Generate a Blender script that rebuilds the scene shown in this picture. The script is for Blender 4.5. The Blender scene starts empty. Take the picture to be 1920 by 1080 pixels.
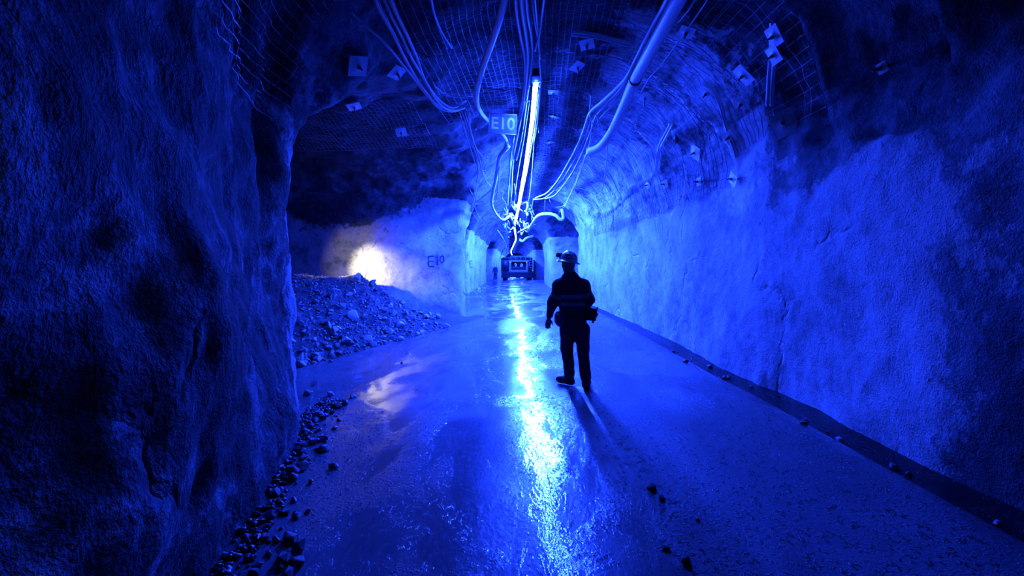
import bpy, bmesh, math, random
import numpy as np
from mathutils import Vector, Matrix, Euler, Quaternion
from mathutils.bvhtree import BVHTree

SC = bpy.context.scene
COL = SC.collection
random.seed(7)
RNG = np.random.default_rng(7)
R = math.radians

# ------------------------------------------------------------------ camera
CAM_H = 1.6
F = 16.0 / 36.0 * 1920
cam_d = bpy.data.cameras.new('camera'); cam_d.lens = 16; cam_d.sensor_width = 36
cam_d.clip_start = 0.02; cam_d.clip_end = 500
cam = bpy.data.objects.new('camera', cam_d); COL.objects.link(cam)
cam.location = (0, 0, CAM_H)
cam.rotation_euler = Euler((R(90 - 2.69), 0, R(0.34)), 'XYZ')
SC.camera = cam
CAMR = cam.rotation_euler.to_matrix()

def ray(px, py):
    return CAMR @ Vector(((px - 960) / F, (540 - py) / F, -1.0))

def P(px, py, depth):
    """point of the place seen at a pixel, at a distance `depth` along the tunnel"""
    v = ray(px, py)
    return Vector((0, 0, CAM_H)) + v * (depth / v.y)

# ------------------------------------------------------------------ world, exposure, lights
w = bpy.data.worlds.new('world'); SC.world = w; w.use_nodes = True
w.node_tree.nodes['Background'].inputs[0].default_value = (0.0, 0.0, 0.0, 1)
w.node_tree.nodes['Background'].inputs[1].default_value = 0.0
SC.view_settings.view_transform = 'Standard'
SC.view_settings.look = 'None'
SC.view_settings.gamma = 1
SC.view_settings.exposure = 0.0
SC.view_settings.use_curve_mapping = False
SC.cycles.use_denoising = True
SC.cycles.max_bounces = 6
SC.cycles.diffuse_bounces = 2
SC.cycles.glossy_bounces = 3
SC.cycles.sample_clamp_indirect = 12

LIGHT_RGB = (0.0105, 0.043, 1.0)      # saturated blue of the light rope
ROPE_POWER = 8800.0

def lamp(name, kind, loc, energy, color, **kw):
    d = bpy.data.lights.new(name, kind); d.energy = energy; d.color = color
    for k, v in kw.items(): setattr(d, k, v)
    o = bpy.data.objects.new(name, d); COL.objects.link(o); o.location = loc
    return o

def aim(o, tgt):
    o.rotation_euler = (Vector(tgt) - o.location).to_track_quat('-Z', 'Y').to_euler()

# cap lamp of somebody round the corner of the crosscut: the warm spot on the wall
spot = lamp('cap_lamp_light', 'SPOT', (-6.1, 9.8, 2.4), 5000, (1.0, 0.86, 0.58),
            spot_size=R(22), spot_blend=1.0, shadow_soft_size=0.03)
aim(spot, (-4.12, 13.8, 1.5))
spill = lamp('cap_lamp_spill', 'SPOT', (-6.1, 9.8, 2.4), 420, (1.0, 0.86, 0.58), spot_size=R(42), spot_blend=1.0, shadow_soft_size=0.03)
aim(spill, (-4.3, 13.8, 1.6))
# added dim fill light with no source in the scene, just behind the camera
head = lamp('camera_fill_light', 'POINT', (0.1, -0.4, 1.9), 8.0, (0.30, 0.48, 1.0), shadow_soft_size=0.08)  # added fill light, not a head lamp

# ------------------------------------------------------------------ helpers
def tag(o, label=None, cat=None, group=None, kind=None):
    if label: o['label'] = label
    if cat: o['category'] = cat
    if group: o['group'] = group
    if kind: o['kind'] = kind
    return o

def empty(name, loc=(0, 0, 0), rot=(0, 0, 0)):
    o = bpy.data.objects.new(name, None); COL.objects.link(o)
    o.location = loc; o.rotation_euler = rot; o.empty_display_size = 0.1
    return o

def link_mesh(name, me, mat=None, parent=None):
    o = bpy.data.objects.new(name, me); COL.objects.link(o)
    if mat: me.materials.append(mat)
    if parent: o.parent = parent
    return o

def obj(name, bm, mat, parent=None, smooth=True):
    me = bpy.data.meshes.new(name); bm.to_mesh(me); bm.free()
    if smooth:
        for p in me.polygons: p.use_smooth = True
    return link_mesh(name, me, mat, parent)

def np_mesh(name, V, Q, normals=None, smooth=True):
    me = bpy.data.meshes.new(name)
    n = Q.shape[1]
    me.vertices.add(len(V)); me.vertices.foreach_set('co', np.ascontiguousarray(V, dtype=np.float32).ravel())
    me.loops.add(Q.size); me.loops.foreach_set('vertex_index', np.ascontiguousarray(Q, dtype=np.int32).ravel())
    me.polygons.add(len(Q)); me.polygons.foreach_set('loop_start', np.arange(0, Q.size, n, dtype=np.int32))
    me.update(calc_edges=True); me.validate()
    if smooth:
        me.polygons.foreach_set('use_smooth', np.ones(len(me.polygons), dtype=bool))
    if normals is not None:
        me.normals_split_custom_set_from_vertices(normals.astype(np.float32).tolist())
    return me

def box(bm, c, s, rot=None, bev=0.0):
    m = Matrix.Translation(Vector(c))
    if rot is not None: m = m @ (rot if isinstance(rot, Matrix) else Euler(rot).to_matrix().to_4x4())
    m = m @ Matrix.Diagonal((s[0], s[1], s[2], 1))
    r = bmesh.ops.create_cube(bm, size=1, matrix=m)
    if bev > 0:
        es = list({e for v in r['verts'] for e in v.link_edges})
        bmesh.ops.bevel(bm, geom=es, offset=bev, segments=2, affect='EDGES', profile=.7)

def cyl(bm, a, b, r0, r1=None, seg=16):
    a = Vector(a); b = Vector(b); d = b - a
    q = d.to_track_quat('Z', 'Y').to_matrix().to_4x4()
    bmesh.ops.create_cone(bm, cap_ends=True, segments=seg, radius1=r0, radius2=r0 if r1 is None else r1,
                          depth=d.length, matrix=Matrix.Translation((a + b) / 2) @ q)

def lathe(bm, prof, seg=32, mat=None):
    rings = []
    for r, z in prof:
        ring = []
        for k in range(seg):
            a = 2 * math.pi * k / seg
            v = Vector((r * math.cos(a), r * math.sin(a), z))
            ring.append(bm.verts.new(mat @ v if mat else v))
        rings.append(ring)
    for i in range(len(rings) - 1):
        for k in range(seg):
            bm.faces.new((rings[i][k], rings[i][(k + 1) % seg], rings[i + 1][(k + 1) % seg], rings[i + 1][k]))

def spline(pts, n=8):
    """Catmull-Rom through pts"""
    pts = [Vector(p) for p in pts]
    if len(pts) == 2: return [pts[0].lerp(pts[1], t / n) for t in range(n + 1)]
    ext = [pts[0] * 2 - pts[1]] + pts + [pts[-1] * 2 - pts[-2]]
    out = []
    for i in range(1, len(ext) - 2):
        a, b, c, d = ext[i - 1], ext[i], ext[i + 1], ext[i + 2]
        for t in range(n):
            u = t / n
            out.append(0.5 * ((2 * b) + (c - a) * u + (2 * a - 5 * b + 4 * c - d) * u * u + (3 * b - a - 3 * c + d) * u ** 3))
    out.append(pts[-1])
    return out

def tube_arrays(pts, r, seg=8, caps=True):
    """numpy tube along pts -> verts, quads"""
    pts = np.array([tuple(p) for p in pts]); n = len(pts)
    rr = np.full(n, r) if np.isscalar(r) else np.asarray(r)
    T = np.gradient(pts, axis=0); T /= np.linalg.norm(T, axis=1)[:, None] + 1e-9
    up = np.array([0, 0, 1.0])
    N = np.zeros_like(T); prev = np.cross(T[0], up)
    if np.linalg.norm(prev) < 1e-3: prev = np.array([1.0, 0, 0])
    prev /= np.linalg.norm(prev)
    for i in range(n):
        v = prev - T[i] * np.dot(prev, T[i]); v /= np.linalg.norm(v) + 1e-9
        N[i] = v; prev = v
    B = np.cross(T, N)
    a = np.arange(seg) * 2 * np.pi / seg
    V = pts[:, None, :] + rr[:, None, None] * (np.cos(a)[None, :, None] * N[:, None, :] + np.sin(a)[None, :, None] * B[:, None, :])
    V = V.reshape(-1, 3)
    i = np.arange(n - 1)[:, None] * seg; k = np.arange(seg)[None, :]; k2 = (k + 1) % seg
    Q = np.stack([i + k, i + k2, i + seg + k2, i + seg + k], -1).reshape(-1, 4)
    if caps and seg % 2 == 0:
        for base, rev in ((0, True), ((n - 1) * seg, False)):
            for j in range(1, seg // 2):
                q = [base + j - 1, base + j, base + seg - 1 - j, base + seg - j if j > 1 else base + seg - 1]
            # simple fan of quads
            idx = [base + t for t in range(seg)]
            for j in range(seg // 2 - 1):
                q = [idx[j], idx[j + 1], idx[seg - 2 - j], idx[seg - 1 - j]]
                Q = np.vstack([Q, q[::-1] if rev else q])
    return V, Q

class Acc:
    def __init__(s): s.V = []; s.Q = []; s.n = 0
    def add(s, V, Q):
        s.V.append(V); s.Q.append(Q + s.n); s.n += len(V)
    def tube(s, pts, r, seg=8, caps=True): s.add(*tube_arrays(pts, r, seg, caps))
    def build(s, name, mat, parent=None, smooth=True):
        return link_mesh(name, np_mesh(name, np.vstack(s.V), np.vstack(s.Q), smooth=smooth), mat, parent)

# ------------------------------------------------------------------ numpy noise
def _hash(ix, iy, iz, seed):
    h = (ix.astype(np.uint32) * np.uint32(374761393)) ^ (iy.astype(np.uint32) * np.uint32(668265263)) ^ (iz.astype(np.uint32) * np.uint32(2246822519)) ^ np.uint32(seed * 3266489 + 17)
    h = (h ^ (h >> np.uint32(15))) * np.uint32(2246822519)
    h = (h ^ (h >> np.uint32(13))) * np.uint32(3266489917)
    h = h ^ (h >> np.uint32(16))
    return h.astype(np.float32) / np.float32(4294967295.0) * 2 - 1

def vnoise(Pn, seed=0):
    p0 = np.floor(Pn).astype(np.int64); f = (Pn - p0).astype(np.float32); f = f * f * (3 - 2 * f)
    out = np.zeros(len(Pn), np.float32)
    for dx in (0, 1):
        wx = f[:, 0] if dx else 1 - f[:, 0]
        for dy in (0, 1):
            wy = f[:, 1] if dy else 1 - f[:, 1]
            for dz in (0, 1):
                wz = f[:, 2] if dz else 1 - f[:, 2]
                out += wx * wy * wz * _hash(p0[:, 0] + dx, p0[:, 1] + dy, p0[:, 2] + dz, seed)
    return out

def fbm(Pn, octaves=3, seed=0, gain=.5):
    a = 1.0; s = np.zeros(len(Pn), np.float32)
    for o in range(octaves):
        s += a * vnoise(Pn * (2.03 ** o) + 13.7 * o, seed + o); a *= gain
    return s

def sstep(a, b, x):
    t = np.clip((x - a) / (b - a), 0, 1); return t * t * (3 - 2 * t)

def surface_nets(Fg, xs, ys, zs):
    """quads of the zero level of Fg (negative = air / inside)"""
    neg = Fg < 0
    nx, ny, nz = Fg.shape
    cnt = np.zeros((nx - 1, ny - 1, nz - 1), np.uint8)
    for a in (0, 1):
        for b in (0, 1):
            for c in (0, 1):
                cnt += neg[a:nx - 1 + a, b:ny - 1 + b, c:nz - 1 + c]
    act = (cnt > 0) & (cnt < 8)
    I, J, K = np.nonzero(act)
    idx = np.full(act.shape, -1, np.int32); idx[I, J, K] = np.arange(len(I))
    S = np.zeros((len(I), 3)); N = np.zeros(len(I))
    G = [xs, ys, zs]
    corners = [(a, b, c) for a in (0, 1) for b in (0, 1) for c in (0, 1)]
    for c0 in corners:
        for ax in range(3):
            if c0[ax]: continue
            c1 = list(c0); c1[ax] = 1
            f0 = Fg[I + c0[0], J + c0[1], K + c0[2]]; f1 = Fg[I + c1[0], J + c1[1], K + c1[2]]
            m = (f0 < 0) != (f1 < 0)
            t = np.where(m, f0 / np.where(m, f0 - f1, 1), 0)
            p0 = np.stack([xs[I + c0[0]], ys[J + c0[1]], zs[K + c0[2]]], 1)
            p1 = np.stack([xs[I + c1[0]], ys[J + c1[1]], zs[K + c1[2]]], 1)
            S += np.where(m[:, None], p0 + (p1 - p0) * t[:, None], 0); N += m
    V = S / N[:, None]
    Qs = []
    def quads(ax):
        sl0 = [slice(None)] * 3; sl1 = [slice(None)] * 3
        sl0[ax] = slice(0, -1); sl1[ax] = slice(1, None)
        d = neg[tuple(sl0)] != neg[tuple(sl1)]
        i, j, k = np.nonzero(d)
        e = [i, j, k]; o = [a for a in range(3) if a != ax]
        ok = np.ones(len(i), bool)
        for a in o: ok &= (e[a] > 0) & (e[a] < Fg.shape[a] - 1)
        e = [q[ok] for q in e]
        s = neg[tuple(e)]
        def cell(d0, d1):
            c = list(e); c[o[0]] = c[o[0]] - d0; c[o[1]] = c[o[1]] - d1
            return idx[c[0], c[1], c[2]]
        q = np.stack([cell(0, 0), cell(1, 0), cell(1, 1), cell(0, 1)], 1)
        flip = s if ax != 1 else ~s
        # make the normals point into the air (negative side)
        q = np.where(flip[:, None], q[:, ::-1], q)
        return q
    for ax in range(3): Qs.append(quads(ax))
    return V, np.vstack(Qs)

def vert_normals(V, Q):
    a = V[Q[:, 2]] - V[Q[:, 0]]; b = V[Q[:, 3]] - V[Q[:, 1]]
    n = np.cross(a, b)
    N = np.zeros_like(V)
    for c in range(3):
        for k in range(4):
            N[:, c] += np.bincount(Q[:, k], weights=n[:, c], minlength=len(V))
    N /= np.linalg.norm(N, axis=1)[:, None] + 1e-12
    return N

# ------------------------------------------------------------------ materials
def new_mat(name):
    m = bpy.data.materials.new(name); m.use_nodes = True
    nt = m.node_tree; b = nt.nodes['Principled BSDF']
    return m, nt, b

def simple(name, rgb, rough=.5, metal=0., bump=0., scale=40, var=0.0):
    m, nt, b = new_mat(name)
    b.inputs['Base Color'].default_value = (*rgb, 1); b.inputs['Roughness'].default_value = rough
    b.inputs['Metallic'].default_value = metal
    if bump or var:
        tc = nt.nodes.new('ShaderNodeTexCoord'); n = nt.nodes.new('ShaderNodeTexNoise')
        n.inputs['Scale'].default_value = scale; n.inputs['Detail'].default_value = 3
        nt.links.new(tc.outputs['Object'], n.inputs['Vector'])
        if bump:
            bp = nt.nodes.new('ShaderNodeBump'); bp.inputs['Strength'].default_value = .6; bp.inputs['Distance'].default_value = bump
            nt.links.new(n.outputs['Fac'], bp.inputs['Height']); nt.links.new(bp.outputs['Normal'], b.inputs['Normal'])
        if var:
            mx = nt.nodes.new('ShaderNodeMix'); mx.data_type = 'RGBA'
            mx.inputs['A'].default_value = (*[c * (1 - var) for c in rgb], 1); mx.inputs['B'].default_value = (*[min(1, c * (1 + var)) for c in rgb], 1)
            nt.links.new(n.outputs['Fac'], mx.inputs['Factor']); nt.links.new(mx.outputs['Result'], b.inputs['Base Color'])
    return m

def ramp(nt, fac, stops):
    r = nt.nodes.new('ShaderNodeValToRGB'); nt.links.new(fac, r.inputs['Fac'])
    while len(r.color_ramp.elements) < len(stops): r.color_ramp.elements.new(.5)
    for e, (p, c) in zip(r.color_ramp.elements, stops):
        e.position = p; e.color = (*c, 1) if len(c) == 3 else c
    return r.outputs['Color']

def noise_node(nt, vec, scale, detail=4, rough=.55, dist=0.):
    n = nt.nodes.new('ShaderNodeTexNoise'); n.inputs['Scale'].default_value = scale
    n.inputs['Detail'].default_value = detail; n.inputs['Roughness'].default_value = rough; n.inputs['Distortion'].default_value = dist
    nt.links.new(vec, n.inputs['Vector']); return n.outputs['Fac']

def math_node(nt, op, a, b):
    n = nt.nodes.new('ShaderNodeMath'); n.operation = op
    for i, v in enumerate((a, b)):
        if isinstance(v, (int, float)): n.inputs[i].default_value = v
        elif v is not None: nt.links.new(v, n.inputs[i])
    return n.outputs[0]

def rock_mat(name, stops, patch_scale=.9, rough=.85, bump=.02, crack=True, fine=55, stops2=None, stops3=None):
    m, nt, b = new_mat(name)
    tc = nt.nodes.new('ShaderNodeTexCoord'); vec = tc.outputs['Object']
    big = noise_node(nt, vec, patch_scale, 6, .68, .4)
    med = noise_node(nt, vec, 9, 5, .65)
    fin = noise_node(nt, vec, fine, 3, .6)
    grit = noise_node(nt, vec, fine * 2.6, 2, .5)
    f = math_node(nt, 'ADD', math_node(nt, 'MULTIPLY', big, .72), math_node(nt, 'MULTIPLY', med, .28))
    colr = ramp(nt, f, stops)
    for at_, st_ in (('alt_tone', stops2), ('dark', stops3)):      # another rock tone, partly painted light and shade, begins where the stored distance turns positive, with a ragged edge
        if not st_: continue
        at = nt.nodes.new('ShaderNodeAttribute'); at.attribute_name = at_
        e = math_node(nt, 'ADD', at.outputs['Fac'], math_node(nt, 'MULTIPLY', math_node(nt, 'SUBTRACT', math_node(nt, 'ADD', math_node(nt, 'MULTIPLY', med, .6), math_node(nt, 'MULTIPLY', big, .7)), .65), 1.6))
        e = ramp(nt, math_node(nt, 'ADD', e, .5), [(.42, (0, 0, 0)), (.58, (1, 1, 1))])
        m2 = nt.nodes.new('ShaderNodeMix'); m2.data_type = 'RGBA'; nt.links.new(e, m2.inputs['Factor'])
        nt.links.new(colr, m2.inputs['A']); nt.links.new(ramp(nt, f, st_), m2.inputs['B']); colr = m2.outputs['Result']
    pit = ramp(nt, fin, [(.34, (.35, .35, .35)), (.46, (1, 1, 1))])
    mx = nt.nodes.new('ShaderNodeMix'); mx.data_type = 'RGBA'; mx.blend_type = 'MULTIPLY'; mx.inputs['Factor'].default_value = .55
    nt.links.new(colr, mx.inputs['A']); nt.links.new(pit, mx.inputs['B']); nt.links.new(mx.outputs['Result'], b.inputs['Base Color'])
    b.inputs['Roughness'].default_value = rough; b.inputs['Specular IOR Level'].default_value = .12 if stops is S_LEFT else .3
    h = math_node(nt, 'ADD', math_node(nt, 'MULTIPLY', med, 1.6), math_node(nt, 'ADD', math_node(nt, 'MULTIPLY', fin, .75), math_node(nt, 'MULTIPLY', grit, .3)))
    if crack:
        nz = nt.nodes.new('ShaderNodeTexNoise'); nz.inputs['Scale'].default_value = 1.3; nz.inputs['Detail'].default_value = 5
        nt.links.new(vec, nz.inputs['Vector'])
        va = nt.nodes.new('ShaderNodeVectorMath'); va.operation = 'MULTIPLY_ADD'
        nt.links.new(nz.outputs['Color'], va.inputs[0]); va.inputs[1].default_value = (1.1, 1.1, 1.1); nt.links.new(vec, va.inputs[2])
        vo = nt.nodes.new('ShaderNodeTexVoronoi'); vo.feature = 'DISTANCE_TO_EDGE'; vo.inputs['Scale'].default_value = .42
        nt.links.new(va.outputs[0], vo.inputs['Vector'])
        c = ramp(nt, vo.outputs['Distance'], [(0.0, (0, 0, 0)), (.022, (1, 1, 1))])
        gate = ramp(nt, noise_node(nt, vec, .8, 2), [(.5, (0, 0, 0)), (.56, (1, 1, 1))])
        inv = math_node(nt, 'MULTIPLY', math_node(nt, 'SUBTRACT', 1.0, c), gate)
        h = math_node(nt, 'SUBTRACT', h, math_node(nt, 'MULTIPLY', inv, 1.3))
    bp = nt.nodes.new('ShaderNodeBump'); bp.inputs['Strength'].default_value = 1; bp.inputs['Distance'].default_value = bump
    nt.links.new(h, bp.inputs['Height']); nt.links.new(bp.outputs['Normal'], b.inputs['Normal'])
    return m

S_SHOT = [(.36, (.11, .12, .14)), (.47, (.25, .265, .29)), (.6, (.38, .395, .42))]
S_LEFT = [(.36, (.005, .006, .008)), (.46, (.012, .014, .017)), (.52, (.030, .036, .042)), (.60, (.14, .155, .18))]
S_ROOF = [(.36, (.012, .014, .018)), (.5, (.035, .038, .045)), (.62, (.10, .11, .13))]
S_ARCH = [(.40, (.06, .065, .08)), (.48, (.30, .32, .35)), (.55, (.52, .54, .58))]
S_ROCK_SHADE = [(.38, (.012, .014, .02)), (.5, (.05, .055, .07)), (.62, (.16, .17, .2))]  # dark upper rock, plus light falloff painted onto the near right wall
M_SHOT = rock_mat('shotcrete', S_SHOT, stops2=S_ARCH, stops3=S_ROCK_SHADE)
M_BACK = rock_mat('shotcrete_two_tone', S_SHOT, stops2=S_ROOF)
M_LEFT = rock_mat('shade_toned_rock', S_LEFT, patch_scale=1.5, bump=.028, fine=38, stops2=S_SHOT)  # patchy rock; the near wall's lack of light is put into its dark tones
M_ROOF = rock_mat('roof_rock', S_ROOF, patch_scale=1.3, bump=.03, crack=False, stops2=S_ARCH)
M_ROCK = simple('broken_rock', (.20, .21, .22), .75, bump=.01, scale=30, var=.45)
M_ROCKL = simple('pale_broken_rock', (.42, .43, .44), .75, bump=.01, scale=30, var=.25)
M_ROCKD = simple('dark_wet_rock', (.03, .034, .04), .45, bump=.01, scale=30, var=.4)
M_MUCK = rock_mat('muck', [(.4, (.018, .019, .022)), (.6, (.07, .072, .08))], 3, bump=.05, crack=False)
M_WIRE = simple('galvanised_wire', (.24, .25, .27), .5, .3)
M_WIRED = simple('shadow_dark_wire', (.05, .05, .055), .7)  # shadows of the mesh on the rock put into a darker wire colour
M_STEEL = simple('galvanised_plate', (.5, .52, .54), .55, .3, bump=.003, scale=60, var=.2)
M_DSTEEL = simple('dark_steel', (.07, .07, .075), .5, .5)
M_CABLE = simple('cable_sheath', (.30, .32, .35), .5, bump=.002, scale=60)
M_CABLED = simple('dark_cable_sheath', (.12, .13, .15), .5)
M_PIPE = simple('pale_poly_pipe', (.50, .52, .55), .4, bump=.002, scale=25, var=.12)
M_BLACK = simple('black_rubber', (.012, .012, .014), .6)
M_TAPE = simple('black_tape', (.015, .015, .02), .45)

# ------------------------------------------------------------------ tunnel shape
LEFT = [(-5, -1.35), (1, -1.35), (2.35, -1.62), (3.6, -2.05), (5.1, -2.45), (6, -2.5), (13, -1.6), (15, -1.42), (17, -2.0), (28, -2.75), (45, -2.9), (60, -2.4), (120, -2.5)]
RIGHT = [(-5, 3.5), (24, 3.45), (33, 2.75), (46, 3.0), (60, 2.55), (120, 2.7)]
HGT = [(-5, 5.0), (4, 5.0), (7, 5.15), (30, 5.25), (60, 5.2), (120, 4.8)]
lx = lambda y: np.interp(y, *zip(*LEFT))
rx = lambda y: np.interp(y, *zip(*RIGHT))
hz = lambda y: np.interp(y, *zip(*HGT))

def prof(xr, z, wd, H, zs=2.5, n=2.5):
    up = np.maximum(z - zs, 0) / (H - zs)
    q = (np.abs(xr / wd) ** n + up ** n) ** (1 / n)
    return (q - 1) * np.minimum(wd, H - zs)

def smin(a, b, k):
    h = np.clip(.5 + .5 * (b - a) / k, 0, 1)
    return b + (a - b) * h - k * h * (1 - h)

def field(x, y, z):
    l, r, H = lx(y), rx(y), hz(y)
    c = (l + r) / 2; wd = (r - l) / 2
    f = prof(x - c, z, wd, H)
    f = np.maximum(f, (y - 112.0))
    # crosscut on the left, holding the rubble
    near = 5.35 + .5 * sstep(-2.6, -3.8, x); far = 13.6 + 1.35 * sstep(-4.3, -1.9, x)
    c1 = np.maximum(prof(y - (near + far) / 2, z, (far - near) / 2, 4.75, 2.2, 2.6), np.maximum(x - .5, -9.2 - x))
    f = smin(f, c1, np.interp(y, [7, 11], [.3, .9]))
    for (s, y0, y1, H2, L) in ((-1, 18.6, 27.2, 4.6, 10), (-1, 46.5, 55.5, 4.4, 10), (1, 24.6, 33.6, 4.9, 9.5), (1, 46.5, 59.5, 4.9, 9.5), (-1, 74, 82, 4.6, 9.5)):
        c2 = np.maximum(prof(y - (y0 + y1) / 2, z, (y1 - y0) / 2, H2, 2.2, 2.8), np.maximum(-s * x - .0, s * x - L))
        f = smin(f, c2, .35)
    return f

def axis(segs):
    out = [segs[0][0]]
    for (a, b, d0, d1) in segs:
        p = out[-1]
        while p < b - 1e-6:
            t = (p - a) / (b - a); p += d0 + (d1 - d0) * t; out.append(p)
    return np.array(out)

gx = axis([(-10.6, -4.2, .16, .08), (-4.2, 4.3, .06, .06), (4.3, 10.2, .1, .2)])
gy = axis([(-4.0, 0.6, .14, .06), (.6, 7, .055, .06), (7, 20, .06, .12), (20, 114, .12, .6)])
gz = axis([(-.42, 5.9, .06, .06)])
XX, YY, ZZ = gx[:, None, None], gy[None, :, None], gz[None, None, :]
FG = field(XX, YY, ZZ).astype(np.float32)
SV, SQ = surface_nets(FG, gx, gy, gz)
del FG
SN = vert_normals(SV, SQ)
# orientation check: normals must point into the air
_pt = SV[np.argmin(np.abs(SV[:, 1] - 10) + np.abs(SV[:, 2] - 1.5) + np.abs(SV[:, 0] - 3.5))]
_i = np.argmin(np.abs(SV[:, 1] - 10) + np.abs(SV[:, 2] - 1.5) + np.abs(SV[:, 0] - 3.5))
if SN[_i, 0] > 0: SQ = SQ[:, ::-1]; SN = -SN
x, y, z = SV.T
up = sstep(2.7, 3.6, z); leftish = sstep(0, -1.5, x) * sstep(6.5, 4.5, y)
amp = .5 + .5 * up + .5 * leftish
d = .16 * amp * fbm(SV * .55, 3, 3) + .05 * amp * fbm(SV * np.array([1.9, 1.9, 1.5]), 3, 11) + .012 * (1 + up + leftish) * fbm(SV * 7, 2, 23)
# broken ledges of the roof: overlapping slabs running across the tunnel
yy = y + .5 * vnoise(SV * .9, 31)
saw = (yy / 1.25) % 1.0
d += up * (.17 * (saw ** 1.5) - .07) * sstep(-.25, .3, vnoise(SV * np.array([.55, .8, .5]), 41)) * sstep(22, 16, y)
# flaked shotcrete edge along the right wall, where the sheet mesh starts
edge = 3.15 + .5 * vnoise(SV * np.array([1, .8, 0]), 51) + .22 * vnoise(SV * np.array([1, 3.1, 0]), 52)
d += sstep(1.5, 2.5, x) * sstep(-.04, .04, edge - z) * .06
# vertical recess in the left pillar just before its corner
rec = np.exp(-((y - 4.35 - .12 * np.sin(z * 2.1)) / .22) ** 2) * sstep(0, -1, x) * sstep(.9, 2.2, z)
d -= .16 * rec
# hollow under a bulge low on the pillar's corner
# bolt-on scallops low on the left wall
SV2 = SV + SN * d[:, None] * 1.0
SN2 = vert_normals(SV2, SQ)
fc = SV2[SQ].mean(1)
isroof = fc[:, 2] > 3.75
near_left = (~isroof) & (fc[:, 0] < 0) & (fc[:, 1] < 6.6)
far_left = (~isroof) & (fc[:, 0] < np.interp(fc[:, 1], [0, 112], [.5, .2])) & ~near_left
right = (~isroof) & ~near_left & ~far_left
def sub(name, mask, mat, alt_tone, dark=None):
    q = SQ[mask]; u, inv = np.unique(q.ravel(), return_inverse=True)
    me = np_mesh(name, SV2[u], inv.reshape(-1, 4), SN2[u])
    o = link_mesh(name, me, mat); o['kind'] = 'structure'
    me.attributes.new('alt_tone', 'FLOAT', 'POINT').data.foreach_set('value', alt_tone[u].astype(np.float32))
    if dark is not None: me.attributes.new('dark', 'FLOAT', 'POINT').data.foreach_set('value', dark[u].astype(np.float32))
    return o
vx, vy, vz = SV2.T
nz_ = .35 * vnoise(SV2 * 1.3, 77) + .2 * vnoise(SV2 * 4.1, 78)
b_right = vz - np.interp(vy, [0, 2.6, 3.4, 4.6, 6, 8, 12, 22, 24, 25], [1.4, 1.9, 2.3, 2.75, 2.7, 2.75, 3.2, 3.5, 5, 9]) + nz_
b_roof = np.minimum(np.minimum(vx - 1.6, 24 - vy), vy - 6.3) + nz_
d_right = np.maximum(np.minimum(b_right, 6.2 - vy), 3.45 - vy) + nz_ * .8  # uncoated rock high up; towards the camera, fading light painted dark
b_back = np.minimum(np.minimum(vy - 11, 15.8 - vy), np.minimum(-2.3 - vx, vz - 2.95 - np.interp(vx, [-3.6, -2.4], [0, 1.2]))) + nz_  # darker tone high on the crosscut's back wall
b_left = np.minimum(vy - 4.75, 3.1 - vz) + nz_ * .8  # light on the pillar's corner painted as a paler tone
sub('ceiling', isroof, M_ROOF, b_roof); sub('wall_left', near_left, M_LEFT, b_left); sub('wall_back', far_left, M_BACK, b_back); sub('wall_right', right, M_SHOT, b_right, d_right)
SHELL = BVHTree.FromPolygons([tuple(v) for v in SV2], [tuple(q) for q in SQ.tolist()])

def cast(px, py):
    r = ray(px, py).normalized()
    hit = SHELL.ray_cast(Vector((0, 0, CAM_H)), r)
    n = hit[1]
    if n.dot(r) > 0: n = -n
    return hit[0], n

# ------------------------------------------------------------------ floor
def floor_z(x, y):
    x = np.asarray(x, float); y = np.asarray(y, float)
    near = sstep(30, 12, y)
    z = .058 * np.clip(x, -4, 3.4) * near
    dr = rx(y) - x
    g = sstep(24, 18, y)
    z -= .24 * sstep(.82, .60, dr) * g
    z += .035 * np.exp(-((dr - .98) / .13) ** 2) * g
    dl = x - lx(y)
    z += .07 * sstep(.75, .1, dl) * sstep(-.5, -.1, dl) * sstep(5.9, 4.8, y)
    P3 = np.stack([x.ravel(), y.ravel() * .7, np.zeros(x.size)], 1)
    n1 = fbm(P3 * .9, 3, 61).reshape(x.shape); n2 = fbm(P3 * np.array([4, 2.2, 1]), 3, 71).reshape(x.shape)
    z += .012 * n1 + .0035 * n2
    # wheel ruts
    for c, wd, dp in ((-.75, .28, .018), (1.75, .35, .022)):
        z -= dp * np.exp(-((x - c - .12 * np.sin(y * .45)) / wd) ** 2)
    return z

fx = axis([(-9.6, -3.2, .22, .07), (-3.2, 4.0, .05, .05), (4.0, 9.6, .1, .3)])
fy = axis([(-4, .8, .2, .06), (.8, 9, .04, .06), (9, 30, .06, .25), (30, 113, .25, 1.2)])
GXX, GYY = np.meshgrid(fx, fy, indexing='ij')
FZ = floor_z(GXX, GYY)
FV = np.stack([GXX.ravel(), GYY.ravel(), FZ.ravel()], 1)
ii = (np.arange(len(fx) - 1)[:, None] * len(fy) + np.arange(len(fy) - 1)[None, :]).ravel()
FQ = np.stack([ii, ii + len(fy), ii + len(fy) + 1, ii + 1], 1)

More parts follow.
